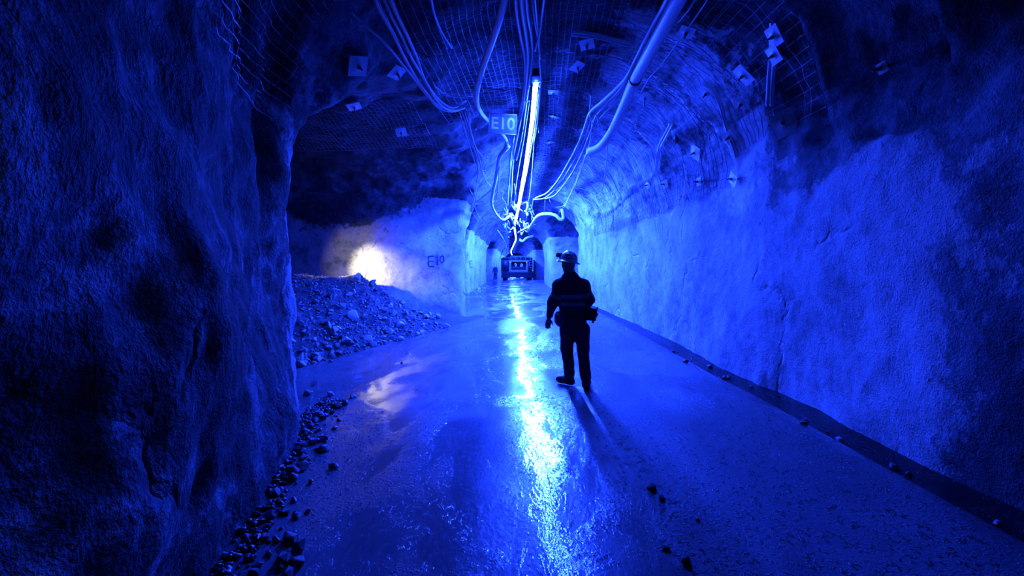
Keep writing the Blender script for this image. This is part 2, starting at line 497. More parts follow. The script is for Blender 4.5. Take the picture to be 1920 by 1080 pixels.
def floor_mat():
    m, nt, b = new_mat('wet_floor')
    tc = nt.nodes.new('ShaderNodeTexCoord'); vec = tc.outputs['Object']
    def mapped(sx, sy, rz=0):
        mp = nt.nodes.new('ShaderNodeMapping'); mp.inputs['Scale'].default_value = (sx, sy, 1); mp.inputs['Rotation'].default_value = (0, 0, rz)
        nt.links.new(vec, mp.inputs['Vector']); return mp.outputs[0]
    wetn = noise_node(nt, mapped(1, .55), .8, 5, .6, .6)
    grit = noise_node(nt, vec, 48, 3, .6)
    # gravelly strip right of the middle
    sx = nt.nodes.new('ShaderNodeSeparateXYZ'); nt.links.new(vec, sx.inputs[0])
    xr = ramp(nt, math_node(nt, 'MULTIPLY', math_node(nt, 'ADD', sx.outputs['X'], 4), .125), [(.56, (0, 0, 0)), (.68, (1, 1, 1))])
    water = ramp(nt, math_node(nt, 'SUBTRACT', wetn, math_node(nt, 'MULTIPLY', xr, .10)), [(.40, (0, 0, 0)), (.50, (1, 1, 1))])
    specks = ramp(nt, noise_node(nt, mapped(1, .6), 30, 3, .65), [(.56, (0, 0, 0)), (.62, (1, 1, 1))])
    dry = math_node(nt, 'SUBTRACT', 1.0, water)
    base = ramp(nt, wetn, [(.35, (.12, .125, .14)), (.6, (.055, .06, .07))])
    sd = nt.nodes.new('ShaderNodeMix'); sd.data_type = 'RGBA'; sd.blend_type = 'MULTIPLY'; nt.links.new(math_node(nt, 'MULTIPLY', specks, math_node(nt, 'MULTIPLY', dry, .8)), sd.inputs['Factor'])  # shading among the gravel painted as dark specks in the floor colour
    nt.links.new(base, sd.inputs['A']); sd.inputs['B'].default_value = (.1, .1, .1, 1); nt.links.new(sd.outputs['Result'], b.inputs['Base Color'])
    rg = math_node(nt, 'ADD', .30, math_node(nt, 'MULTIPLY', specks, .3))
    ga = nt.nodes.new('ShaderNodeAttribute'); ga.attribute_name = 'gutter'      # shadow of the side gutter, painted near black into the floor colour
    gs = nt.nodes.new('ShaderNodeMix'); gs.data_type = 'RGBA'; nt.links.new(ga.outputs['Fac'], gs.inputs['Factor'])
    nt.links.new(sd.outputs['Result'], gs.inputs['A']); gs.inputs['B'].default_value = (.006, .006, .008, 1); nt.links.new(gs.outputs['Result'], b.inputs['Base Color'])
    nt.links.new(rg, b.inputs['Roughness']); b.inputs['IOR'].default_value = 1.45; b.inputs['Specular IOR Level'].default_value = .12
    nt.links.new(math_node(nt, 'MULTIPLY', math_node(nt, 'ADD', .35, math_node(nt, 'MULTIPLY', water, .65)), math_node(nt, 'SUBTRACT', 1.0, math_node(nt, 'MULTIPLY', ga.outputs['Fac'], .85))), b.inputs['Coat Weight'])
    nt.links.new(math_node(nt, 'ADD', .008, math_node(nt, 'MULTIPLY', dry, .05)), b.inputs['Coat Roughness']); b.inputs['Coat IOR'].default_value = 1.4
    # ripples of running water (always there, small), grit where it is dry
    rip1 = noise_node(nt, mapped(1, .7, .5), 42, 1.5, .5, .4)
    rip2 = noise_node(nt, mapped(1.6, .5, -.45), 7, 3, .6, 1.2)
    rip3 = noise_node(nt, vec, 85, 1, .5)
    bh = math_node(nt, 'ADD', math_node(nt, 'MULTIPLY', rip1, .0006), math_node(nt, 'MULTIPLY', rip2, .0013))
    bh = math_node(nt, 'ADD', bh, math_node(nt, 'MULTIPLY', rip3, .00012))
    chop = ramp(nt, math_node(nt, 'MULTIPLY', sx.outputs['Y'], .1), [(.30, (1, 1, 1)), (.62, (.32, .32, .32))])      # choppier shallow run-off in the foreground
    bh = math_node(nt, 'MULTIPLY', bh, math_node(nt, 'MULTIPLY', chop, 1.9))
    bd = math_node(nt, 'MULTIPLY', math_node(nt, 'MULTIPLY', dry, math_node(nt, 'ADD', grit, math_node(nt, 'MULTIPLY', specks, 1.6))), .0065)
    bp = nt.nodes.new('ShaderNodeBump'); bp.inputs['Strength'].default_value = 1; bp.inputs['Distance'].default_value = 1
    nt.links.new(math_node(nt, 'ADD', bh, bd), bp.inputs['Height']); nt.links.new(bp.outputs['Normal'], b.inputs['Normal']); nt.links.new(bp.outputs['Normal'], b.inputs['Coat Normal'])
    return m
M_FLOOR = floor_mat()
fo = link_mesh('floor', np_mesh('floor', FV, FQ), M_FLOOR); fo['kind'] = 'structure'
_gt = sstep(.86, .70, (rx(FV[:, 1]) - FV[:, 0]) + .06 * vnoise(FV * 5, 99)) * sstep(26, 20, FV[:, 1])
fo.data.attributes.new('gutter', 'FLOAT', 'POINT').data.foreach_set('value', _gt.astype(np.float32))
fz = lambda x, y: float(floor_z(np.array([x]), np.array([y]))[0])

# ------------------------------------------------------------------ light rope
def emis(name, rgb, k):
    m, nt, b = new_mat(name)
    b.inputs['Base Color'].default_value = (.8, .8, .8, 1)
    b.inputs['Emission Color'].default_value = (*rgb, 1); b.inputs['Emission Strength'].default_value = k
    return m
M_ROPE = emis('light_rope_glow', LIGHT_RGB, ROPE_POWER)
# the rope is dim over its first metres, brightest in the middle lengths
nt = M_ROPE.node_tree; ge = nt.nodes.new('ShaderNodeNewGeometry'); sx = nt.nodes.new('ShaderNodeSeparateXYZ'); nt.links.new(ge.outputs['Position'], sx.inputs[0])
mr = nt.nodes.new('ShaderNodeMapRange'); mr.inputs['From Min'].default_value = 11.0; mr.inputs['From Max'].default_value = 16.5
mr.inputs['To Min'].default_value = 1250.0; mr.inputs['To Max'].default_value = ROPE_POWER
mr2 = nt.nodes.new('ShaderNodeMapRange'); mr2.inputs['From Min'].default_value = 26.0; mr2.inputs['From Max'].default_value = 44.0
mr2.inputs['To Min'].default_value = 1.0; mr2.inputs['To Max'].default_value = .4
nt.links.new(sx.outputs['Y'], mr.inputs['Value']); nt.links.new(sx.outputs['Y'], mr2.inputs['Value'])
nt.links.new(math_node(nt, 'MULTIPLY', mr.outputs[0], mr2.outputs[0]), nt.nodes['Principled BSDF'].inputs['Emission Strength'])
rope_px = [(1005, 155, 7.4), (1001, 196, 8.4), (997, 235, 9.7), (990, 280, 11.6), (984, 320, 14.2), (977, 358, 18), (971, 392, 23.5), (967, 412, 29),
           (964, 424, 33), (966, 438, 40), (967, 450, 50), (962, 462, 63), (958, 472, 84), (960, 478, 108)]
rope_pts = spline([P(*p) for p in rope_px], 6)
root = empty('light_rope', rope_pts[0]); tag(root, 'glowing blue white light rope slung along the tunnel roof centre', 'light')
def child_tube(root, name, pts, r, mat, seg=8):
    a = Acc(); a.tube([Vector(p) - root.location for p in pts], r, seg); return a.build(name, mat, root)
def strip_mesh(pts, prof2, name, mat, root):
    pts = [Vector(p) - root.location for p in pts]; V = []; n = len(prof2)
    for i, p in enumerate(pts):
        t = (pts[min(i + 1, len(pts) - 1)] - pts[max(i - 1, 0)]).normalized(); s = t.cross(Vector((0, 0, 1))).normalized(); u = s.cross(t)
        for a_, b_ in prof2: V.append(tuple(p + s * a_ + u * b_))
    i = np.arange(len(pts) - 1)[:, None] * n; k = np.arange(n - 1)[None, :]
    Q = np.stack([i + k, i + k + 1, i + n + k + 1, i + n + k], -1).reshape(-1, 4)
    return link_mesh(name, np_mesh(name, np.array(V), Q, smooth=False), mat, root)
strip_mesh(rope_pts, [(-.040, .022), (-.024, -.012), (.024, -.012), (.040, .022)], 'glowing_tube', M_ROPE, root)
strip_mesh(rope_pts, [(-.042, .023), (-.042, .05), (.042, .05), (.042, .023), (-.042, .023)], 'housing', M_STEEL, root)
child_tube(root, 'carrier_cable', [p + Vector((.085, 0, .03)) for p in rope_pts], .016, M_CABLE)
bm = bmesh.new(); box(bm, (0, -.14, .06), (.13, .22, .12), bev=.01); obj('plug_box', bm, M_DSTEEL, root)
bm = bmesh.new(); box(bm, (0.01, -.02, .03), (.16, .10, .06), bev=.01); obj('end_bracket', bm, M_STEEL, root)

# ------------------------------------------------------------------ cables and pipes
def run(name, label, cat, r, pts, mat=None, group=None, sag=0, seg=8, n=8):
    p = spline([P(*q) for q in pts], n)
    o = p[0]; a = Acc(); a.tube([v - o for v in p], r, seg)
    ob = a.build(name, mat or M_CABLE); ob.location = o
    return tag(ob, label, cat, group)

C_L = 'cables of the left hand roof bundle'
run('power_cable', 'outermost left roof cable, curving in from the top left to join the bundle', 'cable', .017, [(636, -15, 4.9), (660, 25, 5.1), (690, 52, 5.3), (725, 85, 5.6), (752, 118, 6.0), (778, 150, 6.5), (800, 178, 7.1), (822, 198, 7.7), (850, 207, 8.2), (866, 199, 8.6)], group=C_L)
run('power_cable', 'second roof cable from the left, falling steeply from the top edge', 'cable', .019, [(697, -15, 4.4), (715, 25, 4.7), (738, 65, 5.1), (757, 105, 5.7), (778, 143, 6.3), (801, 176, 7.0), (820, 200, 7.6), (845, 209, 8.1), (870, 203, 8.6)], group=C_L)
run('power_cable', 'third roof cable from the left, in the middle of the steep bundle', 'cable', .017, [(714, -15, 4.3), (733, 28, 4.6), (755, 72, 5.1), (775, 115, 5.7), (797, 150, 6.4), (815, 183, 7.1), (834, 203, 7.7), (858, 207, 8.2), (876, 196, 8.6)], group=C_L)
run('power_cable', 'thick inner cable on the right edge of the steep left bundle', 'cable', .021, [(728, -15, 4.2), (745, 28, 4.6), (764, 68, 5.1), (781, 108, 5.7), (794, 145, 6.3), (810, 172, 7.0), (828, 192, 7.6), (850, 202, 8.1), (873, 190, 8.6)], group=C_L)
run('power_cable', 'short cable branching right from the left bundle towards the fat hose', 'cable', .016, [(812, 160, 6.9), (832, 175, 7.2), (856, 181, 7.5), (884, 182, 7.8)])
run('power_cable', 'short loose cable dangling alone from the dark roof at top centre left', 'cable', .014, [(806, -12, 4.9), (814, 25, 5.4), (824, 52, 5.8), (836, 74, 6.1), (847, 90, 6.4)])
run('air_hose', 'fat pale air hose dropping from the top edge behind the E10 sign', 'hose', .044, [(948, -15, 4.6), (935, 40, 5.1), (918, 90, 5.7), (904, 130, 6.3), (895, 165, 6.9), (894, 192, 8.1), (905, 216, 9.5), (925, 235, 10.2), (943, 254, 10.6), (950, 268, 11.0), (946, 282, 11.5)], M_PIPE)
C_D = 'thin cables hanging down left of the sign'
drops = [((861, 208), (872, 245), (884, 285), (892, 312), (893, 326)), ((866, 208), (877, 243), (888, 275), (895, 300), (897, 322)), ((871, 208), (880, 240), (890, 272), (903, 292), (912, 303), (908, 318)),
         ((876, 208), (882, 242), (889, 268), (899, 298), (903, 318), (914, 322)), ((880, 209), (881, 240), (884, 270), (892, 290), (896, 330))]
for i, d_ in enumerate(drops):
    run('thin_cable', ('leftmost', 'second from left', 'middle', 'fourth from left', 'rightmost')[i] + ' of the five thin cables fanning down left of the E10 sign', 'cable', .011,
        [(px, py, 8.7 + (py - 208) * .02) for px, py in d_], group=C_D, seg=6)
run('thin_cable', 'thin cable loop bulging left below the five hanging cables', 'cable', .012, [(896, 322, 11), (883, 338, 11.6), (880, 352, 12), (888, 372, 12.8), (884, 386, 13.4), (888, 402, 14), (896, 414, 14.6)], seg=6)
run('thin_cable', 'thin cable hanging straight below the five cables left of the sign', 'cable', .011, [(898, 322, 11), (893, 345, 12), (893, 368, 13), (890, 385, 13.6), (896, 402, 14.2), (903, 414, 14.8)], seg=6)
run('thin_cable', 'thin cable slanting right to the roof knot, left of the sign', 'cable', .011, [(903, 318, 11), (912, 340, 12), (922, 352, 13), (911, 365, 13.5), (895, 377, 14), (884, 382, 14)], seg=6)
run('tie_wire', 'short pale wire tail on the lower left cable drop', 'wire', .009, [(857, 407, 14.8), (858, 420, 14.8), (858, 437, 14.8)], M_WIRE, seg=6)
# second hose length below the sign
run('air_hose', 'pale air hose looping down from below the sign into the roof knot', 'hose', .05, [(953, 275, 11), (938, 292, 11.8), (933, 312, 12.6), (929, 338, 13.6), (924, 362, 15), (922, 382, 16.4), (928, 398, 17.8), (938, 410, 19), (946, 412, 20), (955, 405, 21)], M_PIPE)
run('thin_cable', 'thin cable just left of the lower air hose loop', 'cable', .014, [(955, 262, 10.5), (940, 290, 11.8), (936, 320, 12.8), (934, 352, 14), (930, 375, 15), (924, 381, 15.6)], seg=6)
C_C = 'cables beside the left of the light rope'
cent = [
 ('thick grey cable nearest the left of the roof centre bundle', .021, [(966, -15, 4.2), (970, 30, 4.7), (977, 70, 5.3), (984, 105, 5.9), (985, 140, 6.6), (981, 180, 7.8), (974, 215, 9.6), (964, 255, 10.9), (958, 290, 11.9), (955, 325, 14), (953, 360, 17.3), (952, 385, 20.5)]),
 ('grey cable in the middle of the roof centre bundle', .024, [(976, -15, 4.1), (981, 30, 4.6), (987, 70, 5.2), (990, 105, 5.8), (988, 140, 6.5), (984, 180, 7.7), (978, 215, 9.4), (970, 255, 10.8), (963, 290, 11.7), (960, 325, 13.9), (959, 360, 17.2), (957, 388, 21)]),
 ('grey cable on the right of the roof centre bundle', .018, [(986, -15, 4.1), (990, 30, 4.6), (996, 65, 5.2), (998, 100, 5.8), (994, 140, 6.5), (988, 180, 7.6), (984, 215, 9.2), (980, 245, 10.2), (974, 275, 11), (968, 300, 12.3)]),
 ('slender cable crossing the centre bundle above the rope end', .012, [(1002, -15, 4.1), (1007, 40, 4.9), (1011, 80, 5.5), (1012, 120, 6.2), (1014, 155, 7), (1011, 200, 8.1), (1006, 245, 9.8), (1001, 270, 10.9)]),
 ('short stub cable bending into the centre bundle at the top', .015, [(1022, -15, 4.2), (1016, 30, 4.8), (1012, 62, 5.2), (1003, 95, 5.7)]),
 ('dull cable splitting from the centre bundle at the top edge', .014, [(996, -15, 4.3), (1003, 40, 4.9), (1010, 80, 5.5), (1013, 110, 6)]),
 ('thin cable strung close on the right side of the light rope', .011, [(1012, 165, 7.4), (1004, 235, 9.7), (1000, 290, 12), (997, 330, 15), (993, 365, 19), (990, 380, 21)]),
 ('thin cable strung close on the left side of the light rope', .012, [(992, 190, 8), (987, 225, 9.2), (982, 262, 11), (975, 300, 13), (970, 330, 15), (966, 360, 18), (963, 392, 22)]),
 ('slack cable left of the rope, below the sign', .013, [(962, 268, 10.4), (960, 295, 11.6), (957, 320, 13), (955, 345, 14.5), (961, 385, 18)])]
for lab, r_, pts in cent:
    run('power_cable', lab, 'cable', r_, pts, group=C_C if 'bundle' in lab else None)

# right hand: big pipe with cables
pp = [P(*q) for q in [(1290, -30, 4.05), (1272, 0, 4.3), (1245, 50, 4.8), (1216, 103, 5.5), (1190, 150, 6.3), (1172, 193, 7.1), (1152, 237, 7.9), (1139, 259, 8.3), (1124, 276, 8.7), (1105, 284, 9.1)]]
root = empty('poly_pipe', pp[0]); tag(root, 'fat pale plastic pipe hanging from the upper right and ending in mid air', 'pipe')
child_tube(root, 'pipe_run', spline(pp, 8), .074, M_PIPE, 16)
t0 = P(1187, 156, 6.35)
for nm, a_, b_ in (('clamp_band', P(1192, 147, 6.25), P(1189, 153, 6.35)),):
    bm = bmesh.new(); cyl(bm, a_ - root.location, b_ - root.location, .083); obj(nm, bm, M_TAPE, root)
C_R = 'cables strung along the right hand pipe'
rc = [
 ('thick cable lying against the left of the big pipe', .026, [(1258, -15, 4.3), (1240, 20, 4.7), (1215, 66, 5.2), (1192, 112, 5.8), (1178, 140, 6.2), (1160, 162, 6.7), (1130, 190, 7.5), (1106, 212, 8.2), (1096, 240, 9), (1082, 275, 10), (1062, 312, 11.6), (1045, 340, 13.4), (1025, 362, 15.6), (1004, 371, 17.5)]),
 ('second cable from the left of the right hand cable swoop', .022, [(1177, 145, 6.3), (1158, 172, 6.9), (1133, 196, 7.7), (1110, 220, 8.4), (1100, 250, 9.2), (1085, 285, 10.3), (1066, 320, 12), (1046, 350, 14), (1022, 371, 16), (1000, 374, 17.8)]),
 ('middle cable of the right hand cable swoop', .017, [(1178, 150, 6.4), (1162, 172, 7.0), (1143, 192, 7.6), (1118, 216, 8.4), (1108, 245, 9.1), (1090, 290, 10.5), (1072, 325, 12.3), (1056, 348, 14), (1040, 366, 15.6), (1022, 373, 17)]),
 ('fourth cable of the right hand swoop, near the pipe end', .015, [(1180, 153, 6.45), (1165, 177, 7.1), (1148, 198, 7.7), (1122, 225, 8.6), (1112, 255, 9.3), (1096, 300, 11), (1084, 335, 13), (1073, 360, 15), (1060, 382, 17.5)]),
 ('thinnest lower cable of the right hand swoop', .011, [(1112, 218, 8.5), (1105, 270, 10), (1090, 310, 11.6), (1078, 345, 13.8), (1066, 372, 16), (1058, 385, 17.6), (1040, 388, 18), (1030, 376, 17.5)])]
for lab, r_, pts in rc: run('power_cable', lab, 'cable', r_, pts, group=C_R)
run('thin_cable', 'thin cable running up beside the big pipe to the top edge, right side', 'cable', .008, [(1336, -15, 4.6), (1303, 35, 5.1), (1268, 83, 5.6), (1240, 122, 6.1), (1215, 150, 6.5), (1195, 185, 7.2), (1165, 218, 8)], M_WIRE, seg=6)
run('thin_cable', 'second thin cable beyond the big pipe, reaching the top edge farther right', 'cable', .008, [(1312, -15, 4.7), (1290, 20, 5.0), (1272, 42, 5.3)], M_WIRE, seg=6)
run('thin_cable', 'thin cable bowing right of the pipe end down to the roof knot', 'cable', .012, [(1140, 258, 8.6), (1138, 290, 9.3), (1134, 330, 10.5), (1128, 358, 11.6), (1118, 366, 12.4), (1102, 358, 12.6), (1084, 352, 12.8)], seg=6)
run('thin_cable', 'lowest thin cable dipping under the right hand swoop', 'cable', .014, [(1030, 373, 17), (1036, 386, 17.6), (1048, 392, 18), (1060, 386, 18), (1070, 366, 17)], seg=6)
# rope coil on the pipe: tangle of tie wires under the swoop
for i, (pts, lab) in enumerate([([(1108, 180, 8), (1106, 215, 8.2), (1112, 235, 8.3)], 'loose wire tail crossing the cable swoop on its left'), ([(1106, 178, 8), (1118, 214, 8.2), (1128, 236, 8.3), (1125, 247, 8.3), (1120, 222, 8.2), (1110, 196, 8.1)], 'twisted wire tail hanging in a long loop from the cable swoop')]):
    run('tie_wire', lab, 'wire', .009, pts, M_WIRE, seg=6)
# roof knot: elbows, offcuts and hangers around (965, 400)
run('vent_pipe', 'pale bent pipe of the roof knot, elbowing down at the far right', 'pipe', .075, [(991, 432, 22), (1003, 412, 21), (1012, 403, 20.5), (1028, 401, 20.2), (1042, 404, 20), (1050, 411, 20), (1056, 408, 20), (1054, 392, 20)], M_PIPE)
run('vent_pipe', 'short pale pipe crossing behind the light rope at the roof knot', 'pipe', .06, [(962, 388, 22), (975, 382, 22), (988, 378, 21.5), (990, 386, 21.5), (988, 396, 22)], M_PIPE)
run('vent_pipe', 'pale pipe slanting down left from the bent pipe in the roof knot', 'pipe', .06, [(1002, 415, 22), (994, 424, 24), (984, 430, 27), (972, 436, 30)], M_PIPE)
run('vent_pipe', 'small far pale pipe crossing under the light rope', 'pipe', .11, [(974, 449, 42), (980, 452, 42), (988, 446, 42), (1000, 442, 42)], M_PIPE)
run('vent_pipe', 'thin pale pipe beside the rope, leaning left in the knot', 'pipe', .05, [(955, 400, 23), (960, 412, 23), (965, 426, 24)], M_PIPE)
run('thin_cable', 'far cable running down the left arch towards the haul truck', 'cable', .03, [(933, 432, 30), (940, 442, 33), (947, 455, 36), (950, 470, 40), (948, 478, 42)])
for i, (pts, lab) in enumerate([
    ([(985, 395, 21), (988, 410, 21), (982, 418, 22), (975, 416, 23)], 'bright curl of cable right of the rope in the knot'),
    ([(943, 420, 22), (950, 428, 22), (952, 414, 22), (956, 424, 22), (953, 436, 23), (949, 430, 23)], 'kinked wire offcut hanging left of the rope in the knot'),
    ([(1000, 372, 19), (998, 392, 20), (1002, 404, 20)], 'straight hanger wire above the bent pipe'),
    ([(1022, 376, 19), (1020, 400, 20)], 'short hanger wire holding the bent pipe'),
    ([(988, 425, 26), (992, 440, 27), (996, 450, 28)], 'thin leaning hanger wire under the knot'),
    ([(945, 390, 20), (950, 400, 20), (948, 380, 20), (942, 372, 20), (944, 360, 19)], 'small looped wire left of the centre cables'),
    ([(964, 345, 16), (966, 356, 16.5), (968, 372, 17), (966, 374, 17), (965, 350, 16.5)], 'short bright double wire hook left of the rope'),
    ([(1050, 390, 19), (1048, 402, 20)], 'stub wire tail at the elbow of the bent pipe'),
    ([(1020, 232, 10), (1011, 236, 10), (1010, 250, 10)], 'small wire hook on the roof right of the rope end'),
    ([(952, 170, 7), (930, 168, 7), (915, 166, 7), (908, 160, 7)], 'short hooked wire right of the fat hose above the sign')]):
    run('tie_wire', lab, 'wire', .013 if i < 8 else .009, pts, M_WIRE, seg=6)

rk = random.Random(12)
for i in range(18):
    side = 'left' if i % 2 else 'right'
    cx_, cy_, dp_ = 966 + (rk.uniform(-26, -5) if side == 'left' else rk.uniform(6, 38)), rk.uniform(382, 446), 0
    dp_ = 3.0 * 853 / (500 - cy_) * .93
    pts = [(cx_ + rk.uniform(-9, 9), cy_ + rk.uniform(-9, 9), dp_ + rk.uniform(-.5, .5)) for _ in range(5)]
    hi = 'upper' if cy_ < 412 else 'lower'
    run('tie_wire', f'pale wire curl in the {hi} tangle of the roof knot, {side} of the rope', 'wire', .015 + .0006 * dp_, pts, M_WIRE if i % 3 else M_PIPE, f'wire curls of the {hi} {side} roof knot', seg=6)
# ------------------------------------------------------------------ E10 sign
sp = [P(916, 213, 9.0), P(968, 215, 9.0), P(969, 252, 9.0), P(918, 250, 9.0)]
cen = sum(sp, Vector()) / 4; W_ = (sp[1] - sp[0]).length; H_ = (sp[0] - sp[3]).length
root = empty('hanging_sign', cen, (0, R(1.8), R(7))); tag(root, 'small rectangular board reading E10 hanging from the roof', 'sign')
M_SIGN = simple('sign_face', (.20, .23, .30), .5, bump=.001, scale=30, var=.1)
M_LET = simple('sign_lettering', (.85, .87, .9), .5)
bm = bmesh.new(); box(bm, (0, 0, 0), (W_, .012, H_), bev=.003); obj('sign_board', bm, M_SIGN, root)
bm = bmesh.new()
for s in ((0, H_ / 2, W_, .012), (0, -H_ / 2, W_, .012)): box(bm, (s[0], -.004, s[1]), (s[2], .016, s[3]))
for s in (-1, 1): box(bm, (s * W_ / 2, -.004, 0), (.012, .016, H_))
obj('sign_frame', bm, M_STEEL, root)
def text_mesh(body, size, name, mat, parent, loc, rot, ext=.002, off=0.0):
    c = bpy.data.curves.new(name, 'FONT'); c.body = body; c.size = size; c.extrude = ext; c.offset = off
    c.align_x = 'CENTER'; c.align_y = 'CENTER'
    t = bpy.data.objects.new(name, c); COL.objects.link(t)
    me = bpy.data.meshes.new_from_object(t.evaluated_get(bpy.context.evaluated_depsgraph_get()))
    bpy.data.objects.remove(t)
    me.materials.clear()
    o = link_mesh(name, me, mat, parent); o.location = loc; o.rotation_euler = rot; return o
text_mesh('E10', .32, 'lettering', M_LET, root, (0.0, -.011, -.005), (R(90), 0, 0), off=.006)
a = Acc()
for sx_ in (-.2, .2): a.tube([Vector((sx_, 0, H_ / 2)), Vector((sx_ * .9, .02, H_ / 2 + .35)), Vector((sx_ * .8, .03, H_ / 2 + .75))], .004, 6)
a.build('hanger_wire', M_WIRE, root)

# ------------------------------------------------------------------ painted mark on the pillar (paint laid on the rock)
M_PAINT = simple('dark_spray_paint', (.01, .01, .02), .6)
def stroke(acc, pts, wpx):
    for (x0, y0), (x1, y1) in zip(pts[:-1], pts[1:]):
        n = max(2, int(math.hypot(x1 - x0, y1 - y0) / 1.2)); row = []
        dx, dy = x1 - x0, y1 - y0; l = math.hypot(dx, dy); nx_, ny_ = -dy / l, dx / l
        for i in range(n + 1):
            px, py = x0 + dx * i / n, y0 + dy * i / n
            for s in (-1, 1):
                h, nn = cast(px + s * nx_ * wpx / 2, py + s * ny_ * wpx / 2); row.append(tuple(h + nn * .006))
        V = np.array(row); b_ = np.arange(n) * 2
        acc.add(V, np.stack([b_, b_ + 1, b_ + 3, b_ + 2], 1))
a = Acc()
stroke(a, [(815, 480), (803, 481), (803, 499), (814, 500)], 2.6); stroke(a, [(803, 490), (812, 490)], 2.4)
stroke(a, [(816, 484), (820, 479), (820, 497)], 2.6)
stroke(a, [(829, 479), (825, 483), (825, 490), (829, 493), (832, 489), (832, 483), (829, 479)], 2.4)
o = a.build('painted_mark', M_PAINT, smooth=False); tag(o, 'dark sprayed E10 mark on the first pillar beyond the rubble', 'painted mark')
a = Acc(); stroke(a, [(886, 489), (881, 490), (881, 501), (887, 501)], 1.8); stroke(a, [(881, 495), (885, 495)], 1.6)
o = a.build('painted_mark', M_PAINT, smooth=False); tag(o, 'small dark paint mark low on the second left pillar', 'painted mark')

# ------------------------------------------------------------------ wire mesh sheets on roof and arches
def mesh_sheet(label, y0, y1, a0, a1, step=.1, centre=None, off=.035, axis_='y', r=.0032, tilt=0.0, mat=None):
    """welded mesh following the rock between y0..y1 and arch angles a0..a1 (deg, 0 = right, 90 = up)"""
    acc = Acc(); ny = int((y1 - y0) / step) + 1; rad = 2.9
    na = int(abs(R(a1 - a0)) * rad / step) + 1
    grid = {}
    for i in range(ny):
        for j in range(na):
            a_ = R(a0 + (a1 - a0) * j / (na - 1)); yv = y0 + (y1 - y0) * i / (ny - 1) + tilt * j * step
            if axis_ == 'y':
                c = Vector(((lx(yv) + rx(yv)) / 2, yv, 2.3)); dr = Vector((math.cos(a_), 0, math.sin(a_)))
            else:
                c = Vector((-yv, centre, 2.0)); dr = Vector((0, math.cos(a_), math.sin(a_)))
            h = SHELL.ray_cast(c, dr)
            if h[0] is None: grid[i, j] = None; continue
            dd = (h[0] - c).length
            grid[i, j] = (c, dr, dd)
    # smooth the stand-off so that the wires bridge hollows and vanish into shotcrete bumps
    D = np.full((ny, na), np.nan)
    for k, v in grid.items():
        if v: D[k] = v[2]
    if np.isnan(D).all(): return
    D = np.where(np.isnan(D), np.nanmean(D), D)
    S = D.copy()
    for _ in range(3):
        Pd = np.pad(S, 1, mode='edge'); S = (Pd[:-2, 1:-1] + Pd[2:, 1:-1] + Pd[1:-1, :-2] + Pd[1:-1, 2:] + 2 * S) / 6
    S = np.minimum(S, D + .0) - off + .012 * RNG.standard_normal(S.shape)
    pt = lambda i, j: grid[i, j][0] + grid[i, j][1] * S[i, j] if grid[i, j] else None
    for i in range(ny):
        p = [pt(i, j) for j in range(na)]; p = [q for q in p if q is not None]
        if len(p) > 2: acc.tube(p, r, 3, False)
    for j in range(na):
        p = [pt(i, j) for i in range(ny)]; p = [q for q in p if q is not None]
        if len(p) > 2: acc.tube(p, r, 3, False)
    o = acc.build('wire_mesh_sheet', mat or M_WIRE, smooth=False)
    tag(o, label, 'wire mesh', 'welded mesh sheets bolted to the rock')
g = [(5.0, 7.6, 'nearest'), (7.5, 10.1, 'second'), (10.0, 12.6, 'third'), (12.5, 15.4, 'fourth'), (15.3, 19.0, 'farthest')]
for (y0, y1, nm) in g:
    mesh_sheet(f'{nm} welded wire mesh sheet on the right shoulder of the arch', y0, y1, 12 if y0 > 6 else 20, 52, r=.0034 + .00012 * y0, mat=M_WIRED if y0 > 7 else None, off=.045, step=.12)
    mesh_sheet(f'{nm} welded wire mesh sheet across the middle of the roof', y0, y1, 50, 100, r=.0034 + .0003 * y0)
for (y0, y1, nm) in g[:2]:
    mesh_sheet(f'{nm} welded wire mesh sheet on the roof brow above the left crosscut', y0, y1, 98, 132, r=.0034 + .0003 * y0)
mesh_sheet('welded wire mesh sheet high on the dark near left pillar', 2.6, 4.8, 138, 166, r=.0035)
for (y0, y1, nm) in ((2.0, 4.4, 'nearer'), (4.3, 6.6, 'deeper')):
    mesh_sheet(f'{nm} welded wire mesh sheet on the roof inside the left crosscut', y0, y1, 50, 110, centre=9.6, axis_='x', r=.0045)

# ------------------------------------------------------------------ rock bolts with plates, steel straps
def frame_at(h, n, spin):
    q = n.to_track_quat('Z', 'Y'); return q @ Quaternion((0, 0, 1), spin)
def rock_bolt(px, py, spin, size, label, lift=.085, tail=.10, tall=1.0, tip=0.0):
    h, n = cast(px, py)
    root = empty('rock_bolt', h + n * lift); root.rotation_mode = 'QUATERNION'
    root.rotation_quaternion = frame_at(h, n, R(spin)) @ Quaternion((1, 0, 0), tip)
    bm = bmesh.new()
    bmesh.ops.create_grid(bm, x_segments=8, y_segments=8, size=size / 2)
    for v in bm.verts:
        v.co.z = .022 * math.exp(-(v.co.length / (size * .2)) ** 2); v.co.y *= tall
    bmesh.ops.solidify(bm, geom=bm.faces[:], thickness=.007)
    obj('plate', bm, M_STEEL, root, smooth=False)
    bm = bmesh.new(); cyl(bm, (0, 0, .015), (0, 0, .045), .022, seg=6); obj('nut', bm, M_DSTEEL, root, smooth=False)
    bm = bmesh.new(); cyl(bm, (0, 0, -lift - .03), (0, 0, tail), .011, seg=8); obj('bolt_shank', bm, M_DSTEEL, root)
    tag(root, label, 'rock bolt', 'rock bolts with plates')
G_ = rock_bolt
G_(1402, 133, 4, .20, 'rock bolt with upright rectangular plate just left of the tall strap', tall=1.4)
G_(1398, 186, 45, .21, 'rock bolt with diamond turned plate under the upright rectangular one', tip=.25)
G_(1312, 284, 48, .26, 'rock bolt with the large bright diamond plate in the lit mesh', tip=.2)
